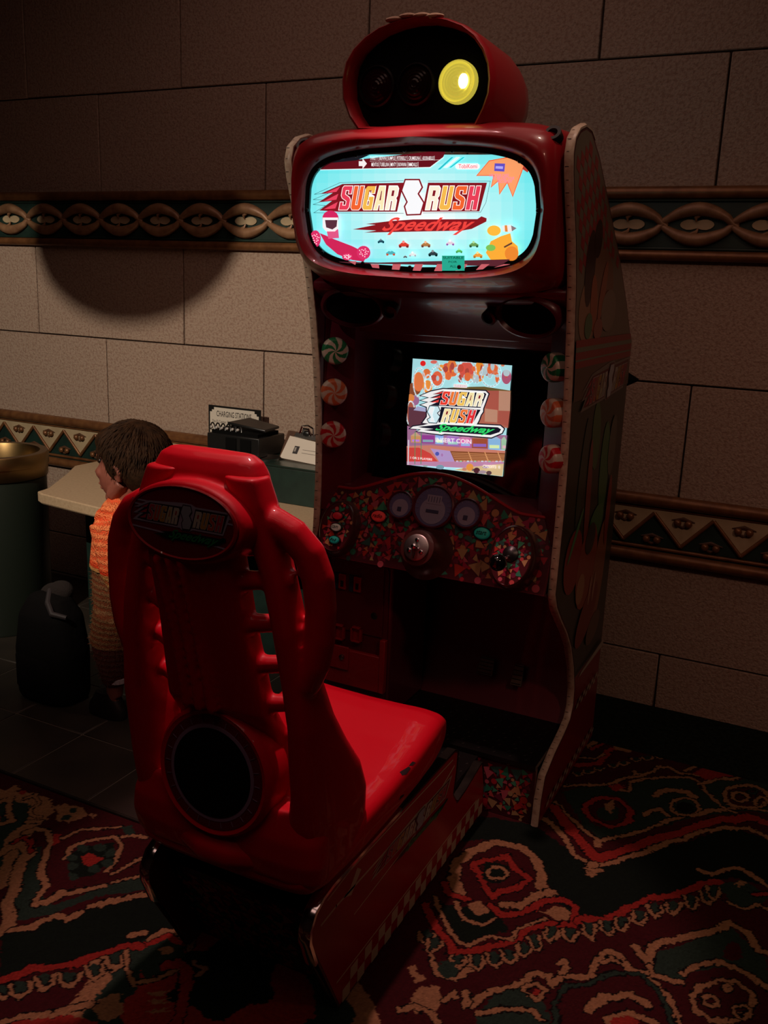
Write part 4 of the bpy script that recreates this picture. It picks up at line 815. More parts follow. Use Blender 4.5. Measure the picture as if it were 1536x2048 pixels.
for k in range(3):
    t = math.pi*(.5+2*k/3); hbits.lathe(hb+Vector((1, 0, 0))*.022*math.cos(t)+CT*.022*math.sin(t)+CN*.006, CN, [(.006, 0), (.006, .003), (.003, .004)], 12)
hbits.lathe(hb+CN*.006, CN, [(.013, 0), (.013, .005), (.009, .011), (.008, .02), (.004, .022)], 6); hbits.build('hub_bolts', CHROME, hub)
MB().tube([hb+CN*.0065-CT*.016, hb+CN*.0065-CT*.033], .0012, 6).build('hub_slot', BLACK, hub)
def button(px, py, h0, rx, ry, col, txt, parent, tc=(.01, .01, .01)):
    c = onpl(px, py, cpt(0, 0, h0+.012), CN)-CN*.012
    b = disc(c, CN, [(1.25, -.002), (1.25, .006), (1.1, .009), (1.05, .006)], 28, rx=rx, ry=ry, caps=False).build('button_rim', BLACK, parent)
    bt = disc(c, CN, [(1.04, 0), (1.02, .009), (.9, .012), (.5, .0135), (.01, .014)], 28, rx=rx, ry=ry).build('button', mat('button_'+txt, col, .35, emit=col, es=.06), b)
    if txt != 'red':
        A = Art(lambda a, b_, h: c+Vector((1, 0, 0))*a+CT*b_+CN*(.0152+h)); A.text(txt, -rx*.68, -ry*.34, rx*.68, ry*.40, tc, .012, .25); A.build('button_text', ART, b)
button(755.6, 1032, .0, .0235, .0165, (.62, .035, .03), 'radio', cab); button(963, 1066, .0, .0235, .0165, (.01, .28, .20), 'start', cab)
def pod(px, py, rx, ry, h, name, seed):
    c = onpl(px, py, cpt(0, 0, h), CN)-CN*h
    q = disc(c, CN, [(1.12, 0), (1.10, h*.5), (1.07, h-.012), (1.03, h-.003), (.97, h), (.94, h-.004)], 44, rx=rx, ry=ry).build(name, DKR, cab, angle=50)
    A = Art(lambda a, b_, k: c+Vector((1, 0, 0))*a+CT*b_+CN*(h-.002+k), .0002)
    A.ell(0, 0, rx*.95, ry*.95, (.06, .008, .012), 40); confetti(A, lambda x, y: (x/rx)**2+(y/ry)**2 < .86, -rx, rx, -ry, ry, 170, .006, .015, seed, dim=.75); A.build('mosaic_face', ART, q); return q, c
pl, plc = pod(672, 1052, .056, .080, .045, 'button_pod', 11)
button(673.6, 1031, .045, .0165, .011, (.40, .012, .02), 'red', pl); button(670.6, 1054, .045, .0165, .011, (.45, .40, .32), 'cam', pl); button(667, 1079, .045, .0165, .011, (.01, .26, .20), 'hi', pl)
pr_, prc = pod(1021, 1112, .060, .085, .075, 'shifter_pod', 12)
kb = onpl(996, 1125, cpt(0, 0, .135), CN)
MB().tube([onpl(1021, 1110, cpt(0, 0, .075), CN)-CN*.005, kb], [.006, .005], 10).build('shifter_rod', CHROME, pr_)
MB().lathe(onpl(1021, 1108, cpt(0, 0, .075), CN)-CN*.004, CN, [(.024, 0), (.022, .008), (.012, .014), (.006, .016)], 24).build('shifter_boot', BLACK, pr_)
MB().ball(kb, .024, 0, 24, 16).build('shifter_knob', GLASSY, pr_, angle=180)
# coin door and footwell
cd0 = MB().box((CX-.378, 2.515, .20), (CX-.145, 2.80, .765)).build('coin_box', DRED2, cab, bevel=.008)
rr = [(CX-.365+.21*u, z) for u, z in ((0,.22),(1,.22),(1,.71),(.93,.745),(.8,.755),(.1,.755),(0,.74))]
door = MB().prism([(x, 2.515, z) for x, z in rr], (0, -.008, 0)).build('coin_door', DRED2, cab, bevel=.003)
q = MB(); q.prism([(x, 2.505, z) for x, z in [(CX-.35,.49),(CX-.17,.49),(CX-.17,.73),(CX-.19,.742),(CX-.35,.742)]], (0, -.004, 0)); q.build('coin_panel', DRED2, door, bevel=.002)
for (a, b) in ((686,1162),(716,1168)):
    c = atY(a, b, 2.50); q = MB(); q.box((c.x-.014, 2.492, c.z-.026), (c.x+.014, 2.502, c.z+.026)); sl = q.build('coin_slot', DRED, door, bevel=.003)
    MB().box((c.x-.004, 2.490, c.z-.016), (c.x+.006, 2.4925, c.z+.004)).build('slot_opening', BLACK, sl)
    MB().box((c.x-.029, 2.4945, c.z-.028), (c.x-.016, 2.501, c.z+.026)).build('slot_label', mat('blue_label', (.01, .05, .09), .5), sl)
for (a, b) in ((680,1263),(714,1268)):
    c = atY(a, b, 2.50); q = MB()
    for x0_, z0_, x1_, z1_ in ((-.019,-.026,-.014,.026),(.014,-.026,.019,.026),(-.019,.021,.019,.026),(-.019,-.026,.019,-.021)): q.box((c.x+x0_, 2.488, c.z+z0_), (c.x+x1_, 2.503, c.z+z1_))
    q.box((c.x-.014, 2.499, c.z-.021), (c.x+.014, 2.503, c.z+.021)); q.build('coin_return', DRED, door, bevel=.001)
q = MB(); q.box((CX-.372, 2.492, .30), (CX-.155, 2.512, .425)); q.box((CX-.172, 2.490, .30), (CX-.152, 2.512, .485)); hs = q.build('cash_box_guard', DRED, door, bevel=.003)
c = atY(686, 1312, 2.49); MB().box((c.x-.05, 2.484, c.z-.045), (c.x+.022, 2.492, c.z+.035)).build('lock_plate', DRED, hs, bevel=.002); MB().lathe(c, (0, -1, 0), [(.009, 0), (.009, .012), (.005, .014)], 14).build('lock', STEEL, hs)
MB().lathe((CX-.20, 2.506, .56), (0, -1, 0), [(.012, 0), (.012, .006), (.004, .008)], 16).build('door_lock', BLACK, door)
q = MB(); q.prism([(CX-.38, y, z) for y, z in ((2.79,.20),(2.81,.20),(3.06,.62),(3.06,.765),(3.04,.765),(3.04,.63))], (.76, 0, 0)); q.build('kick_panel', DRED2, cab)
for (a, b, hh, nm) in ((972,1332,.062,'brake_pedal'),(1035,1350,.075,'gas_pedal')):
    c = atY(a, b, 2.82); u = Vector((1, 0, 0)); t = Vector((0, .45, .89)); n = Vector((0, -.89, .45)); wv = .030 if nm[0] == 'b' else .020
    pd = MB().prism([c+u*x*wv+t*z*hh*.5 for x, z in ((-1,-1),(1,-1),(.85,1),(-.85,1))], -n*.008).build(nm, mat(nm, (.10, .09, .06), .45, .5, bump=(60, .4, .002)), cab, bevel=.002)
    q = MB(); [q.box((c.x-wv*.8, 0, 0), (c.x-wv*.8, 0, 0)) for _ in ()]; q.tube([c-n*.01, c-n*.06+Vector((0, 0, .03))], .008, 8); q.build('pedal_arm', BLACK, pd)
    g = MB()
    for k in range(5): z = -.8+.4*k; g.tube([c+u*-.8*wv+t*z*hh*.5+n*.001, c+u*.8*wv+t*z*hh*.5+n*.001], .0015, 6)
    g.build('pedal_grip', BLACK, pd)
def treads(mb, x0, x1, y0, y1, z):
    k = 0; y = y0
    while y < y1:
        x = x0+(.013 if k % 2 else 0)
        while x < x1:
            s = 1 if (k+int((x-x0)/.026)) % 2 else -1; d = Vector((.7, .7*s, 0)); nn = Vector((-.7*s, .7, 0)); c = Vector((x, y, z))
            mb.add([c-d*.010, c+nn*.0022, c+d*.010, c-nn*.0022, c+Vector((0, 0, .0018))], [(0, 3, 4), (3, 2, 4), (2, 1, 4), (1, 0, 4)]); x += .026
        y += .026; k += 1
DP = mat('diamond_plate', (.035, .033, .030), .3, .8, bump=(80, .15, .001))
q = MB(); q.box((CX-.378, 2.475, .185), (CX+.378, 2.80, .20)); treads(q, CX-.36, CX+.37, 2.50, 2.78, .2005); q.build('foot_plate', DP, cab, flatshade=True)
MB().box((CX-.378, 2.482, .004), (CX+.378, 2.50, .188)).build('base_front', DRED2, cab)
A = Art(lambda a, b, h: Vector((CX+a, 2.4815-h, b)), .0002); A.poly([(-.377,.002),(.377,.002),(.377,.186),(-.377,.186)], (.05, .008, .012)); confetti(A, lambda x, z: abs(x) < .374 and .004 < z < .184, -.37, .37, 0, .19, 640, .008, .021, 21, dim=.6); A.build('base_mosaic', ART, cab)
tip = atY(1277, 760, 3.28); q = MB(); q.lathe((tip.x-.07, 3.28, tip.z), (1, 0, 0), [(.04, -.04), (.042, .0), (.020, .04), (.004, .07)], 4); q.box((-.72, 3.12, tip.z-.02), (-.68, 3.28, tip.z+.02)); q.build('rear_bracket', MATTE, cab)

# ------------------------------------------------------------------ racing seat on its pedestal
seat = thing('racing_seat', (CX, 2.0, 0), 'glossy red moulded racing seat with side handles on a low sticker-covered pedestal', 'seat')
HW = .222
PP = [(1.545,.004),(2.47,.004),(2.465,.10),(2.435,.188),(2.42,.192),(2.30,.168),(2.235,.162),(2.20,.205),(2.212,.27),(2.215,.332),(2.19,.345),(1.80,.348),(1.50,.350),(1.455,.345),(1.42,.325),(1.405,.295),(1.41,.262)]
for s in (1, -1):
    xo = CX+s*HW
    sp = MB().prism([(xo, y, z) for y, z in PP], (-s*.022, 0, 0)).build('pedestal_side', DRED2, seat, bevel=.001, seg=1)
    pts = [(xo-s*.011, y, z) for y, z in ((1.84,.350),(1.50,.352),(1.46,.346),(1.428,.330),(1.408,.30),(1.407,.27),(1.435,.20))]
    rings = []
    for i, p in enumerate(pts):
        p = Vector(p); t = (Vector(pts[min(i+1, len(pts)-1)])-Vector(pts[max(i-1, 0)])).normalized(); nn = Vector((0, t.z, -t.y)); nn = nn if nn.y < 0 or nn.z > .5 else -nn
        rings.append([p+Vector((dx, 0, 0))+nn*dn for dx, dn in ((-.014,-.006),(-.014,.003),(-.006,.006),(.006,.006),(.014,.003),(.014,-.006))])
    MB().loft(rings).build('corner_guard', CHROME, sp)
    MB().tube([(xo-s*.011, 1.435, .20), (xo-s*.011, 1.545, .008)], .0045, 8).build('edge_strip', RUBBER, sp)
    for pth in ([(2.466,.10),(2.437,.188),(2.42,.192),(2.30,.168),(2.237,.163)], [(2.203,.205),(2.214,.27),(2.217,.332),(2.19,.346),(1.84,.349)]):
        pts = [Vector((xo-s*.011, y, z)) for y, z in pth]; rings = []
        for i, p in enumerate(pts):
            t = (pts[min(i+1, len(pts)-1)]-pts[max(i-1, 0)]).normalized(); nn = Vector((0, t.z, -t.y)); nn = nn if nn.z+nn.y*.6 > 0 else -nn
            rings.append([p+Vector((dx, 0, 0))+nn*dn for dx, dn in ((-.013,-.002),(-.013,.0022),(.0125,.0022),(.0125,-.002))])
        MB().loft(rings).build('worn_edge', OLIVE, sp)
    if s == 1: pside = sp
A = Art(lambda a, b, h: Vector((CX+HW+.0006+h, a, b)), .0004)
P3 = lambda px, py: tuple(atX(px, py, CX+HW)[1:3]); pb = offs(PP, -.006)
A.poly(pb, (.38, .008, .016)); A.up()
CRM = (.58, .45, .31)
A.line([P3(642,1850), P3(672,1812), P3(880,1580), P3(908,1532)], .006, CRM); A.line([(1.532,.082),(2.40,.078)], .0045, CRM)
A.line([P3(655,1800), P3(700,1740), P3(905,1520)], .004, CRM); A.line([P3(708,1828), P3(760,1760), P3(830,1668)], .0035, CRM)
A.poly([P3(686,1796), P3(700,1775), P3(714,1735), P3(722,1738), P3(702,1790)], CRM)
# chequers along the foot
y = 1.56; i = 0
while y < 2.445:
    for j in range(2):
        if (i+j) % 2 == 0:
            z = .006+j*.034; q = [(y, z), (y+.036, z), (y+.036, z+.034), (y, z+.034)]
            A.poly(q, CRM)
    y += .036; i += 1
A.up()
def TP(px, py):
    u = (px-70)/1120; v = (590-py)/365; a, b, c, d = [Vector((0, *P3(*q))) for q in ((736,1789),(895,1609),(746,1722),(905,1545))]
    p = a*(1-u)*(1-v)+b*u*(1-v)+c*(1-u)*v+d*u*v; return (p.y, p.z)
A.sc = 1e-4; logo_wide(A, TP, dim=.5, out=(.85, .72, .55), green=True); A.build('side_sticker', ART, pside)
def pyz(s, pts, x0, x1): return MB().prism([(x0, y, z) for y, z in pts], (x1-x0, 0, 0))
pyz(0, [(1.60,.004),(2.47,.004),(2.44,.182),(2.20,.160),(2.185,.318),(1.50,.318),(1.47,.29)], CX-HW+.022, CX+HW-.022).build('pedestal_box', MATTE, seat)
back_n = Vector((0, -.29, -.13)).normalized()
A = Art(lambda a, b, h: Vector((CX+a, 1.60-.13*(b/.29), b))+back_n*(.0006+h), .0002); A.poly([(-.198,.004),(.198,.004),(.198,.285),(-.198,.285)], (.02,.003,.004)); confetti(A, lambda x, z: abs(x) < .195 and .006 < z < .28, -.2, .2, 0, .285, 360, .009, .019, 31, dim=.5); A.build('rear_mosaic', ART, seat)
q = MB(); q.box((CX-HW+.024, 2.19, .17), (CX+HW-.024, 2.46, .192)); treads(q, CX-.19, CX+.19, 2.22, 2.45, .1925); q.build('step_plate', DP, seat, flatshade=True)
def ring_se(cx, cy, z, a, b, n=3, N=28): return [(cx+a*math.copysign(abs(math.cos(2*math.pi*i/N))**(2/n), math.cos(2*math.pi*i/N)), cy+b*math.copysign(abs(math.sin(2*math.pi*i/N))**(2/n), math.sin(2*math.pi*i/N)), z) for i in range(N)]
# seat pan: rounded slab, rolled front edge, slight dish
pan = MB(); rings = []
for y, zb, zt2, a in ((1.40,.385,.43,.205),(1.42,.360,.455,.222),(1.47,.352,.470,.235),(1.60,.352,.482,.242),(1.75,.355,.487,.243),(1.90,.360,.502,.242),(2.00,.366,.518,.240),(2.05,.376,.522,.236),(2.09,.392,.512,.230),(2.115,.415,.488,.222),(2.12,.44,.46,.21)):
    r_ = []
    for i in range(36):
        t = 2*math.pi*i/36; c, s = math.cos(t), math.sin(t); x = a*math.copysign(abs(c)**(2/4.2), c); zz = (zb+zt2)/2+(zt2-zb)/2*math.copysign(abs(s)**(2/4.2), s)
        if s > 0: zz -= .016*(1-(x/a)**2)*(1 if y > 1.5 else 0)
        r_.append((CX+x, y, zz))
    rings.append(r_)
pan.loft(rings); pan.ball((CX, 1.50, .43), (.16, .14, .07)); po = pan.build('seat_pan', RED, seat, remesh=.0055, smooth=5)
PRIM = mat('grey_primer', (.022, .008, .010), .8)
from mathutils.bvhtree import BVHTree
bvh = BVHTree.FromPolygons([v.co for v in po.data.vertices], [p.vertices for p in po.data.polygons])
for pts in ([(799,1544),(804,1551),(812,1549),(819,1540),(821,1536),(817,1533),(806,1540)], [(818,1532),(825,1531),(831,1525),(825,1523),(820,1528)], [(849,1549),(855,1545),(857,1540),(850,1542)], [(798,1600),(807,1592),(808,1588),(801,1592)]):
    ch = MB(); hits = [bvh.ray_cast(CAM, ray(*q)) for q in pts]
    if all(h_[0] for h_ in hits):
        nn = sum((h_[1] for h_ in hits), Vector()).normalized(); ch.prism([h_[0]+nn*.0006 for h_ in hits], -nn*.002); ch.build('paint_chip', PRIM, po)
# moulded backrest with rails, rungs and loop handles, one shell
bk = MB()
def yb(z): return 1.298+.085*max(0, (1.1-z)/.35)+(.03 if z < .74 else 0)           # rear surface of the spine
rr_ = []
for z, a, b in ((.45,.135,.03),(.55,.138,.032),(.70,.126,.030),(.76,.120,.036),(.95,.102,.040),(1.10,.098,.042),(1.17,.098,.042)): rr_.append(ring_se(CX-.004, yb(z)+b, z, a, b, 5, 32))
bk.loft(rr_)
for s in (-1, 1):
    rr_ = []
    for z, x0_, x1_, y0_, y1_ in ((.40,.10,.238,1.42,1.655),(.47,.125,.241,1.405,1.652),(.53,.15,.242,1.395,1.645),(.60,.165,.240,1.385,1.61),(.68,.168,.237,1.375,1.545),(.76,.174,.232,1.365,1.49),(.86,.166,.220,1.355,1.45),(.96,.154,.204,1.345,1.425),(1.06,.134,.184,1.34,1.415),(1.14,.105,.162,1.335,1.41),(1.20,.07,.145,1.33,1.41),(1.25,.05,.128,1.335,1.405)):
        rr_.append(ring_se(CX+s*(x0_+x1_)/2, (y0_+y1_)/2, z, (x1_-x0_)/2, (y1_-y0_)/2, 3.2, 24))
    bk.loft(rr_)
    hp_ = [(.115,1.365,1.165),(.150,1.372,1.168),(.185,1.38,1.150),(.215,1.388,1.115),(.232,1.392,1.07),(.238,1.395,1.01),(.236,1.395,.95),(.226,1.395,.90),(.208,1.395,.86),(.19,1.40,.83)]
    bk.tube([(CX+s*x, y, z) for x, y, z in hp_], [.030,.030,.030,.031,.031,.030,.030,.031,.032,.030], 16)
    for k in range(6):
        z = 1.06-k*.092; bk.tube([(CX+s*.07, yb(z)+.040, z-.010), (CX+s*.120, yb(z)+.050, z-.004), (CX+s*.19, yb(z)+.075, z+.004)], [.022, .019, .018], 10)
for k, x in enumerate((-.060, -.032, -.004)):
    bk.tube([(CX+x, yb(1.10)-.007, 1.09), (CX+x+.004, yb(.9)-.009, .92), (CX+x*1.1+.012, yb(.76)-.009, .755)], [.009, .010, .012], 8)
bk.tube([(CX-.062, yb(1.1)-.001, 1.092), (CX-.002, yb(1.1)-.001, 1.096)], .008, 8)
bo = bk.build('backrest', RED, seat, remesh=.0048, smooth=4)
dh = MB(); dc = Vector((CX-.002, 1.385, .612)); dn = Vector((0, -1, .08)).normalized()
dh.lathe(dc+dn*-.07, dn, [(.142, 0), (.142, .045), (.140, .068), (.132, .078), (.124, .074)], 56, up=(0,0,1))
dh = dh.build('emblem_housing', RED, seat, angle=50)
EM = [MATTE, mat('emblem_ring', (.22, .15, .24), .45), mat('emblem_red', (.12, .006, .012), .35, coat=.3)]
e = MB(); c = dc+dn*.0045; e.lathe(c, dn, [(.123, -.002), (.123, .001)], 48, 2); e.lathe(c, dn, [(.104, .001), (.104, .002)], 48, 1); e.lathe(c, dn, [(.096, .002), (.096, .003)], 48, 0)
for k in range(24):
    t = 2*math.pi*k/24; d = Vector((math.cos(t), 0, math.sin(t))); d = (d-dn*d.dot(dn)).normalized(); e.tube([c+d*.106+dn*.002, c+d*.118+dn*.002], .0008, 4, 1)
e.build('emblem', EM, dh, angle=30)
q = MB(); q.lathe((CX, 1.50, .60), (0, -1, .08), [(.15, -.02), (.15, .05)], 40)
for s in (-1, 1):
    q.tube([(CX+s*.14, 1.53, .50), (CX+s*.18, 1.475, .462), (CX+s*.205, 1.435, .432)], [.055, .050, .046], 16, flat=.75)
    q.loft([ring_se(CX+s*a, y, z, w_, d_, 3, 20) for a, y, z, w_, d_ in ((.10,1.44,.40,.14,.045),(.12,1.43,.45,.125,.045),(.14,1.435,.50,.10,.05),(.15,1.45,.56,.07,.05))])
q.build('lower_shell', RED, seat, remesh=.006, smooth=6)
# headrest
h = MB(); rr_ = []
for z, a, y0_, y1_ in ((1.10,.125,1.335,1.43),(1.16,.138,1.33,1.435),(1.21,.133,1.335,1.435),(1.25,.124,1.345,1.43),(1.272,.112,1.355,1.42),(1.284,.092,1.37,1.41)): rr_.append(ring_se(CX-.004, (y0_+y1_)/2, z, a, (y1_-y0_)/2, 3, 32))
h.loft(rr_)
LC = Vector((CX, 1.292, 1.163)); LN = Vector((0, -1, .12)).normalized()
h.lathe(LC-LN*.085, LN, [(.95, 0), (1.05, .03), (1.03, .065), (1.0, .080), (.96, .084)], 48, rx=.132, ry=.075)
ho = h.build('headrest', RED, seat, remesh=.0048, smooth=4)
MB().lathe(LC, LN, [(1, -.006), (1, .003), (.97, .005), (.93, .003)], 56, rx=.126, ry=.068, caps=False).build('plate_rim', DRED, ho, angle=40)
MB().lathe(LC, LN, [(.95, -.006), (.95, .0015)], 56, rx=.126, ry=.068).build('logo_plate', mat('plate_red', (.10, .004, .008), .3, coat=.3), ho, angle=30)
LU = Vector((1, 0, 0)); LV = LN.cross(LU)*-1
if LV.z < 0: LV = -LV
A = Art(lambda a, b, h_: LC+LU*a+LV*b+LN*(.0022+h_), .0002); A.sc = .0002
for a, b in (((-.115,.030),(.112,.022)), ((-.108,.022),(.114,.013)), ((-.112,-.020),(-.03,-.024)), ((.07,-.030),(.105,-.033))): A.line([a, b], .003, (.20, .17, .24))
A.up()
def TH(px, py): return (-.112+(px-70)/1120*.222, .037-(py-225)/365*.074)
logo_wide(A, TH, dim=.28, out=(.62, .56, .75), green=True, back=(.06, .02, .03)); A.build('logo_print', ART, ho)

# ------------------------------------------------------------------ counter, bin, shelf goods
ct = thing('counter', (-2.3, 3.0, 0), 'cream laminate counter with rounded ends below the green shelf box', 'counter')
top = [(-2.955,2.76),(-2.95,2.725),(-2.91,2.705),(-2.42,2.645),(-1.85,2.685),(-1.76,2.70),(-1.67,2.75),(-1.60,2.83),(-1.56,2.94),(-1.55,3.06),(-1.55,3.515),(-3.22,3.515),(-3.22,3.21),(-3.12,3.06),(-2.965,2.80)]
MB().prism([(x, y, .655) for x, y in top], (0, 0, .045)).build('countertop', LAMIN, ct, bevel=.006)
MB().box((-2.98, 3.02, 0), (-1.62, 3.515, .655)).build('counter_base', GREEN, ct, bevel=.004)
MB().lathe((-2.35, 2.93, .58), (0, 0, 1), [(.12, -.10), (.30, .0), (.32, .075)], 32, ry=.6).build('counter_under_shade', MATTE, ct)  # matte black form standing in for the shade under the slab
sb = thing('shelf_box', (-2.0, 3.3, .70), 'long dark green box shelf standing on the back of the cream counter', 'shelf')
MB().box((-2.50, 3.145, .70), (-1.50, 3.50, .850)).build('box_body', GREEN, sb, bevel=.004)
MB().box((-2.505, 3.14, .850), (-1.50, 3.505, .858)).build('box_top', mat('dark_green_top', (.012, .026, .020), .3), sb, bevel=.002)
cs = thing('charging_station', (-2.2, 3.27, .862), 'black charging station box with looped cables on the green shelf', 'charger')
bl = atY(407, 905, 3.2); br = atY(520, 915, 3.2)
MB().box((-2.43, 3.20, .862), (-2.16, 3.40, .945)).build('charger_body', BLACK, cs, bevel=.004)
MB().box((-2.33, 3.195, .878), (-2.275, 3.20, .935)).build('front_socket', MATTE, cs, bevel=.002); MB().box((-2.255, 3.195, .878), (-2.20, 3.20, .935)).build('front_socket', MATTE, cs, bevel=.002)
MB().prism([(-2.345, 3.23, .985), (-2.155, 3.24, .966), (-2.155, 3.35, .972), (-2.32, 3.36, .992)], (0, 0, .012)).build('charger_lid', BLACK, cs, bevel=.004)
MB().box((-2.42, 3.22, .945), (-2.18, 3.38, .958)).build('charger_tray', MATTE, cs)
for k in range(6):
    x = -2.43+.028*k; MB().tube([(x+.022*math.cos(t*math.pi/8)*1.0, 3.225+.004*t, .950+.034*math.sin(t*math.pi/8)) for t in range(9)], .0032, 8).build('cable_loop', BLACK, cs)
    MB().lathe((x+.010, 3.222, .968), (0, -1, .2), [(.006, 0), (.006, .008), (.002, .01)], 10).build('cable_tip', mat('tip_%d' % k, (.35, .32, .3), .35) if k == 0 else bpy.data.materials['tip_0'], cs)
c = atY(424, 907, 3.197); MB().ball((c.x, 3.198, .872), (.005, .004, .005)).build('status_light', mat('blue_led', (.02, .03, .8), .3, emit=(.03, .04, 1), es=2.5), cs)
sg = thing('charging_sign', (-2.42, 3.47, .858), 'white notice reading charging stations behind the black charger', 'sign')
p00 = atY(417, 912, 3.45); tl = atY(417, 808, 3.45); tr = atY(521, 822, 3.45)
X0, X1, Z0, Z1 = tl.x, tr.x, .860, (tl.z+tr.z)/2
MB().box((X0, 3.45, Z0), (X1, 3.456, Z1)).build('sign_board', BLACK, sg)
A = Art(lambda a, b, h: Vector((X0+(X1-X0)*a, 3.4495-h, Z0+(Z1-Z0)*b)), .0002)
A.poly([(.03,.03),(.97,.03),(.97,.82),(.93,.82),(.93,.88),(.89,.88),(.89,.95),(.11,.95),(.11,.88),(.07,.88),(.07,.82),(.03,.82)], (.60, .55, .47)); A.up()
A.text('CHARGING STATIONS', .16, .70, .83, .86, (.02, .012, .012), .01); A.text('The El Capitan Theatre is not responsible for', .07, .50, .93, .60, (.03, .02, .02), 0); A.text('lost, stolen or damaged items.', .2, .38, .8, .48, (.03, .02, .02), 0); A.text('Please stay with your device while charging.', .07, .26, .93, .36, (.03, .02, .02), 0)
A.build('sign_face', ARTM, sg)
c = atZ(532, 917, .862)
dg_ = thing('metal_dish', (c.x, c.y, .858), 'small round chrome dish set on the green shelf top', 'dish')
MB().lathe((c.x, c.y, .858), (0, 0, 1), [(.055, 0), (.060, .010), (.062, .012), (.056, .011), (.048, .003), (.001, .002)], 36).build('dish_bowl', CHROME, dg_, angle=60)
cl = thing('clipboard', (-1.95, 3.3, .858), 'brown clipboard with white paper and black clip leaning at the shelf end', 'clipboard')
cb = [atY(*q, 3.30) for q in ((568,930),(566,880),(640,885),(640,945))]
xa, xb_ = cb[0].x, cb[0].x+.215
u = Vector((1, -.1, 0)).normalized(); v = Vector((0, .55, .83)).normalized(); o0 = Vector((xa, 3.262, .869)); n = u.cross(v)
if n.y > 0: n = -n
MB().prism([o0, o0+u*.225, o0+u*.225+v*.125, o0+v*.125], -n*.004).build('board', BROWN, cl, bevel=.001)
pa = MB().prism([o0+u*.006-v*.006+n*.001, o0+u*.215-v*.012+n*.001, o0+u*.215+v*.085+n*.001, o0+u*.02+v*.10+n*.001], n*.0015).build('paper', PAPER, cl)
A = Art(lambda a, b, h: o0+u*a+v*b+n*(.0028+h)); A.poly([(.062,.022),(.088,.022),(.090,.058),(.064,.058)], (.04, .035, .035)); A.up(); A.poly([(.067,.032),(.076,.032),(.076,.052),(.067,.052)], (.3, .28, .25)); A.line([(.11,.03),(.18,.03)], .0015, (.1, .08, .07)); A.line([(.11,.045),(.185,.045)], .0015, (.1, .08, .07)); A.build('paper_print', ARTM, pa)
MB().prism([o0+u*.045+v*.098+n*.003, o0+u*.17+v*.092+n*.003, o0+u*.17+v*.112+n*.003, o0+u*.05+v*.118+n*.003], n*.006).build('clip_bar', STEEL, cl, bevel=.002)
cj = MB(); cj.tube([o0+u*.07+v*.115+n*.008, o0+u*.08+v*.145+n*.02, o0+u*.11+v*.150+n*.024, o0+u*.14+v*.140+n*.02, o0+u*.145+v*.112+n*.008], .004, 8); cj.tube([o0+u*.09+v*.11+n*.01, o0+u*.10+v*.13+n*.03, o0+u*.125+v*.13+n*.03, o0+u*.13+v*.11+n*.01], .005, 8); cj.build('clip_spring', CHROME, cl)
MB().ball(o0+u*.108+v*.118+n*.010, (.022, .012, .014)).build('clip_jaw', BLACK, cl)

tb = thing('waste_bin', (-3.333, 2.85, 0), 'round dark green waste bin with a broad brass rim at the left', 'bin')
bc = Vector((-3.333, 2.85, 0))
MB().lathe(bc, (0, 0, 1), [(.205, .001), (.21, .01), (.212, .70), (.205, .705)], 56).build('bin_body', mat('bin_green', (.012, .018, .012), .5, bump=(40, .2, .002)), tb, angle=40)
MB().lathe(bc, (0, 0, 1), [(.200, .705), (.219, .705), (.221, .71), (.221, .757), (.226, .759), (.226, .808), (.222, .814), (.190, .814), (.186, .808), (.184, .67), (.196, .67)], 72, caps=False).build('bin_rim', BRASS, tb, angle=40)
MB().lathe(bc, (0, 0, 1), [(.186, .735), (.10, .722), (.001, .720)], 48).build('bin_liner', mat('grey_liner', (.03, .035, .05), .35, bump=(30, .8, .01)), tb)
for a in (.4, 1.5): MB().tube([bc+Vector((.10*math.cos(a), -.03+.08*math.sin(a), .733)), bc+Vector((.13*math.cos(a+.2), -.03+.10*math.sin(a+.2), .747))], .002, 6).build('liner_crease', PAPER, tb)

# ------------------------------------------------------------------ child standing at the counter
def V(*a): return Vector(a)
per = thing('person', (-2.24, 2.44, 0), 'child with dark brown hair in orange knitted sweater and fuzzy brown trousers at the counter', 'person')
SKIN = mat('skin', (.24, .075, .050), .5, sss=.08, bump=(120, .1, .001))
HX = V(0, 0, 0); HC = V(-2.200, 2.445, .953); HK = 1.2      # head is modelled about the origin, then set on the neck
def sethead(mb, n0=0): mb.v[n0:] = [tuple(HC+V(*p)*HK) for p in mb.v[n0:]]
sk = MB()
sk.ball(HX+V(.012, 0, .022), (.092, .070, .088), 0, 24, 16)
sk.ball(HX+V(-.035, 0, -.035), (.062, .056, .080), 0, 20, 14)
sk.ball(HX+V(-.052, 0, -.106), (.030, .030, .022), 0, 14, 10)
for s in (-1, 1): sk.tube([HX+V(-.054, 0, -.106), HX+V(-.02, s*.044, -.085), HX+V(.022, s*.052, -.045)], [.020, .020, .018], 10)
sk.tube([HX+V(-.090, 0, .004), HX+V(-.104, 0, -.022), HX+V(-.118, 0, -.042)], [.008, .009, .011], 10); sk.ball(HX+V(-.108, 0, -.045), (.013, .015, .009))
sk.tube([HX+V(-.080, -.034, .018), HX+V(-.088, -.018, .022), HX+V(-.090, 0, .018), HX+V(-.088, .018, .022), HX+V(-.080, .034, .018)], .009, 8)
sk.ball(HX+V(-.094, 0, -.069), (.014, .021, .0065)); sk.ball(HX+V(-.090, 0, -.082), (.014, .018, .0075))
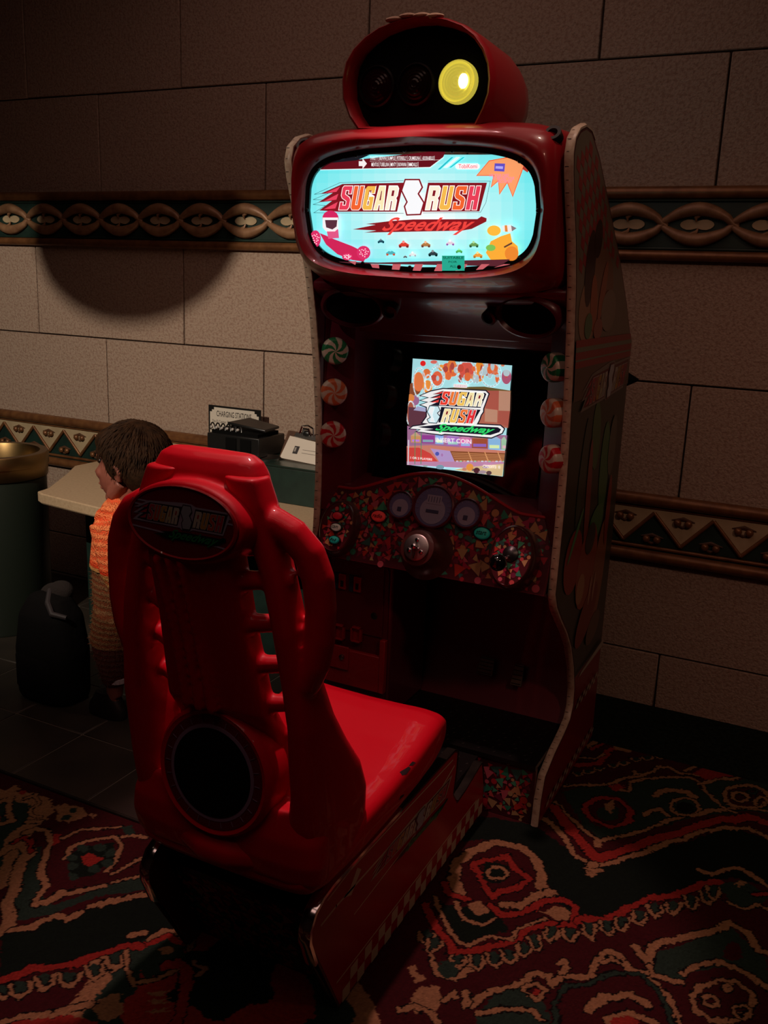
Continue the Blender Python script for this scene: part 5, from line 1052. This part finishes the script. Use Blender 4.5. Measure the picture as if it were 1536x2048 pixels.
for s in (-1, 1):
    sk.ball(HX+V(-.066, s*.034, -.030), (.022, .020, .020)); e_ = HX+V(.020, s*.070, -.018)
    sk.tube([e_+V(.010, 0, -.020), e_+V(.018, s*.010, .005), e_+V(.008, s*.012, .024), e_+V(-.008, s*.006, .020)], [.008, .007, .008, .006], 8); sk.ball(e_+V(.004, s*.003, -.004), (.012, .006, .018))
sethead(sk)
BX = -2.205
sk.tube([HC+V(.030, 0, -.07), V(BX+.02, 2.44, .84), V(BX, 2.44, .78)], [.050, .045, .055], 16)
sk.tube([V(BX, 2.44, .80), V(BX, 2.44, .68), V(BX+.01, 2.44, .55), V(BX+.01, 2.44, .44)], [.065, .085, .082, .09], 18)
ARM = []
for s in (-1, 1):
    a = V(BX, 2.44+s*.105, .755); b = V(BX+.055, 2.44+s*.125, .60); c = V(BX+.115, 2.44+s*.120, .47); ARM.append((a, b, c))
    sk.tube([V(BX, 2.44, .765), a], [.045, .040], 12); sk.tube([a, b, c], [.036, .029, .019], 12)
def hand(w_, d, side, up_):
    d = d.normalized(); side = side.normalized(); up_ = up_.normalized(); pc = w_+d*.036
    sk.tube([w_, w_+d*.024, pc+d*.022], [.018, .024, .024], 12)
    for o_, L_ in ((-.020,.040),(-.007,.046),(.007,.044),(.020,.035)):
        b_ = pc+side*o_+d*.016; m1 = b_+d*L_*.45+up_*.003; m2 = m1+d*L_*.30-up_*.008; m4 = m2+d*L_*.22-up_*.014
        sk.tube([b_, m1, m2, m4], [.0074, .0070, .0064, .0052], 8)
    t0 = w_+d*.022-side*.022; sk.tube([t0, t0-side*.016+d*.012-up_*.005, t0-side*.017+d*.034-up_*.012], [.009, .0076, .006], 8)
for a, b, c in ARM: hand(c, V(.25, 0, -1), V(1, 0, .25), V(0, -1 if c.y < 2.44 else 1, 0))
HIP = V(BX+.01, 2.44, .42); LEG = []
for s, fx in ((-1, -2.235), (1, -2.12)):
    kn, an = V((BX+fx)/2-.01, 2.44+s*.060, .25), V(fx, 2.44+s*.062, .085); LEG.append((s, kn, an))
    sk.tube([HIP+V(0, s*.055, 0), kn, an], [.070, .046, .028], 14); sk.tube([an, an+V(-.02, 0, -.045), an+V(-.09, 0, -.058)], [.028, .027, .020], 12)
body_o = sk.build('body', SKIN, per, remesh=.0042, smooth=3)
EY = mat('eye_dark', (.02, .012, .01), .2)
for s in (-1, 1): MB().ball(HC+V(-.078, s*.030, .004)*HK, (.011, .011, .010)).build('eye', EY, body_o)
HAIR = mat('brown_hair', (.036, .015, .006), .75, spec=.12, bump=(150, .4, .003), mott=(40, (.016, .007, .003), .35, .65))
hr_ = MB(); hr_.ball(V(.030, 0, .040), (.108, .088, .092), 0, 24, 16)
hr_.ball(V(.070, 0, -.005), (.068, .080, .082), 0, 20, 14); hr_.ball(V(-.045, 0, .062), (.056, .064, .044)); hr_.ball(V(-.060, 0, .035), (.036, .058, .026))
hr_.ball(V(.02, .062, .01), (.05, .022, .05)); hr_.ball(V(.02, -.062, .01), (.05, .022, .05)); sethead(hr_)
ho_ = hr_.build('hair', HAIR, per, remesh=.005, smooth=3)
rnd = random.Random(4); lk = MB()
for k in range(1300):
    th = rnd.uniform(0, 2*math.pi); ph = rnd.uniform(.0, 2.05)
    d = V(math.sin(ph)*math.cos(th), math.sin(ph)*math.sin(th), math.cos(ph)); p = V(.030, 0, .040)+V(d.x*.108, d.y*.088, d.z*.094)
    if d.x < -.35 and d.z < .05: continue
    dn_ = V(d.x*.6-.25+.2*rnd.uniform(-1, 1), d.y*.6, -.8); dn_ = (dn_-d*dn_.dot(d)*.85).normalized(); L_ = rnd.uniform(.03, .055)
    lk.tube([p-d*.003, p+dn_*L_*.5+d*.003, p+dn_*L_-d*.004*rnd.uniform(-.3, 1)], [.0012, .0011, .0004], 3)
sethead(lk); lo = lk.build('hair_locks', HAIR, ho_, angle=80); lo['kind'] = 'stuff'
def wool(name, stops, scale=9):
    m = bpy.data.materials.new(name); m.use_nodes = True; nt = m.node_tree; b = nt.nodes['Principled BSDF']; b.inputs['Roughness'].default_value = .95; b.inputs['Specular IOR Level'].default_value = .1
    g = nt.nodes.new('ShaderNodeTexCoord'); sx = nt.nodes.new('ShaderNodeSeparateXYZ'); nt.links.new(g.outputs['Object'], sx.inputs[0])
    rp = nt.nodes.new('ShaderNodeValToRGB'); mr = nt.nodes.new('ShaderNodeMapRange'); mr.inputs[1].default_value = 0; mr.inputs[2].default_value = 1
    nt.links.new(sx.outputs[2], mr.inputs[0]); nt.links.new(mr.outputs[0], rp.inputs[0]); rp.color_ramp.interpolation = 'CONSTANT'
    for i, (p_, c_) in enumerate(stops):
        e_ = rp.color_ramp.elements[i] if i < 2 else rp.color_ramp.elements.new(p_); e_.position = p_; e_.color = (*c_, 1)
    wv = nt.nodes.new('ShaderNodeTexWave'); wv.bands_direction = 'Z'; wv.inputs['Scale'].default_value = scale; wv.inputs['Distortion'].default_value = 5; wv.inputs['Detail'].default_value = 2; wv.inputs['Detail Scale'].default_value = 16
    nt.links.new(g.outputs['Object'], wv.inputs['Vector']); mx = nt.nodes.new('ShaderNodeMixRGB'); mx.blend_type = 'MULTIPLY'; mx.inputs[0].default_value = .8
    r2 = nt.nodes.new('ShaderNodeValToRGB'); r2.color_ramp.elements[0].color = (.9, .35, .3, 1); r2.color_ramp.elements[1].color = (1.15, 1.5, 1.5, 1); nt.links.new(wv.outputs[0], r2.inputs[0])
    nt.links.new(rp.outputs[0], mx.inputs[1]); nt.links.new(r2.outputs[0], mx.inputs[2]); nt.links.new(mx.outputs[0], b.inputs['Base Color'])
    bp = nt.nodes.new('ShaderNodeBump'); bp.inputs['Strength'].default_value = .8; bp.inputs['Distance'].default_value = .006; nt.links.new(wv.outputs[0], bp.inputs['Height']); nt.links.new(bp.outputs[0], b.inputs['Normal'])
    return m
KN = wool('knitted_wool', [(0, (.55, .24, .08)), (.595, (.9, .10, .03)), (.615, (.95, .22, .08))], 11)
FZ = wool('fuzzy_brown_wool', [(0, (.11, .035, .028)), (.30, (.24, .10, .045))], 14)
sw = MB(); sw.tube([V(BX+.01, 2.44, .835), V(BX, 2.44, .80), V(BX, 2.44, .74), V(BX, 2.44, .66), V(BX, 2.44, .578)], [.055, .085, .118, .128, .138], 24)
for a, b_, c in ARM: sw.tube([V(BX, 2.44, .77), a], [.068, .060], 16); sw.tube([a+V(0, 0, .008), b_, c], [.060, .056, .034], 16)
so = sw.build('sweater', KN, per, remesh=.006, smooth=4)
CUFF = mat('white_sock', (.46, .38, .42), .8, bump=(90, .4, .002))
tr_ = MB(); tr_.tube([V(BX, 2.44, .60), V(BX, 2.44, .50), V(BX+.005, 2.44, .40)], [.126, .132, .13], 22)
for s, kn, an in LEG: tr_.tube([HIP+V(.0, s*.05, 0), kn+V(0, 0, .05), kn, an+V(0, 0, .05)], [.105, .088, .074, .042], 16)
tro = tr_.build('trousers', FZ, per, remesh=.007, smooth=4)
fz = MB(); rnd = random.Random(8); me = tro.data; nv = len(me.vertices)
for k in range(2600):
    v_ = me.vertices[rnd.randrange(nv)]
    d = (v_.normal*.6+V(rnd.uniform(-.8,.8), rnd.uniform(-.4,.4), rnd.uniform(-.7,.4))).normalized(); fz.tube([v_.co-v_.normal*.002, v_.co+d*rnd.uniform(.006,.015)], [.0008, .0003], 3)
z_ = fz.build('wool_fuzz', FZ, tro); z_['kind'] = 'stuff'
SHM = mat('dark_shoe', (.012, .010, .010), .5, bump=(60, .2, .002))
for s, kn, an in LEG:
    MB().lathe(an+V(.015, 0, .062), (0, 0, 1), [(.036, 0), (.040, .003), (.041, .020), (.036, .024)], 24).build('sock', CUFF, per)
    q = MB(); q.loft([ring_se(an.x-.035, an.y, z, a, b_, 2.6, 24) for z, a, b_ in ((.002,.082,.034),(.02,.085,.036),(.045,.078,.035),(.07,.060,.034),(.10,.040,.036))]); so_ = q.build('shoe', SHM, per, angle=60)
bag = thing('backpack', (-2.56, 2.42, 0), 'dark backpack slumped on the tiles in front of the counter, left of the child', 'bag')
BG = mat('dark_bag_cloth', (.0035, .003, .003), .9, spec=.1, bump=(50, .5, .004)); FUR = mat('dark_brown_plush', (.008, .0035, .0025), .95, bump=(120, .8, .004))
q = MB(); q.loft([ring_se(-2.56, 2.40, z, a, b_, 3, 28) for z, a, b_ in ((.004,.13,.09),(.03,  .135,.10),(.2,.14,.10),(.34,.12,.085),(.41,.08,.05),(.425,.03,.02))]); bo_ = q.build('bag_body', BG, bag, remesh=.008, smooth=5)
q = MB(); q.loft([ring_se(-2.57, 2.335, z, a, b_, 3, 24) for z, a, b_ in ((.04,.09,.03),(.06,.10,.04),(.18,.10,.04),(.21,.085,.025))]); q.build('bag_pocket', BG, bag)
MB().tube([(-2.56, 2.40, .43), (-2.52, 2.35, .40), (-2.48, 2.33, .37), (-2.43, 2.35, .36)], [.010, .012, .012, .009], 10).build('bag_strap', mat('grey_strap', (.022, .016, .018), .7), bag)
q = MB(); q.ball((-2.56, 2.43, .40), (.07, .05, .05)); q.ball((-2.53, 2.43, .425), (.05, .04, .04)); q.build('plush_lining', FUR, bag, remesh=.008, smooth=4)

# ------------------------------------------------------------------ chandelier and added shadow globe overhead (outside the frame)
gc2 = KEY+(Vector((-3.08, YW, 1.83))-KEY)*.20
pn = thing('shadow_globe', (gc2.x, gc2.y, 3.35), 'unseen round globe added to cast a round shadow on the back wall', 'light blocker')  # unseen globe added only to block part of the wall spot
MB().ball(gc2, (.122, .122, .076), 0, 28, 18).build('globe', mat('shadow_globe_shell', (.5, .4, .3), .4), pn, angle=180)
MB().tube([gc2+V(0, 0, .07), V(gc2.x, gc2.y, 3.35)], .012, 10).build('globe_rod', BRONZE, pn)
chn = thing('chandelier', (-.6, .9, 3.35), 'bronze chandelier ring with small warm bulbs on the ceiling', 'chandelier')
MB().tube([(-.6, .9, 3.35), (-.6, .9, 2.95)], .015, 10).build('stem', BRONZE, chn)
BULB = mat('warm_bulb', (1, .7, .4), .3, emit=(1, .55, .25), es=62)
MB().tube([(-.6+.32*math.cos(t*math.pi/16), .9+.32*math.sin(t*math.pi/16), 2.95) for t in range(33)], .012, 8).build('ring', BRONZE, chn)
MB().tube([(-.92, .9, 2.95), (-.28, .9, 2.95)], .009, 8).build('cross_bar', BRONZE, chn)
for k in range(9):
    t = 2*math.pi*k/9; c = V(-.6+.32*math.cos(t), .9+.32*math.sin(t), 2.985); MB().ball(c, (.0095, .0095, .014), 0, 10, 8).build('bulb', BULB, chn)
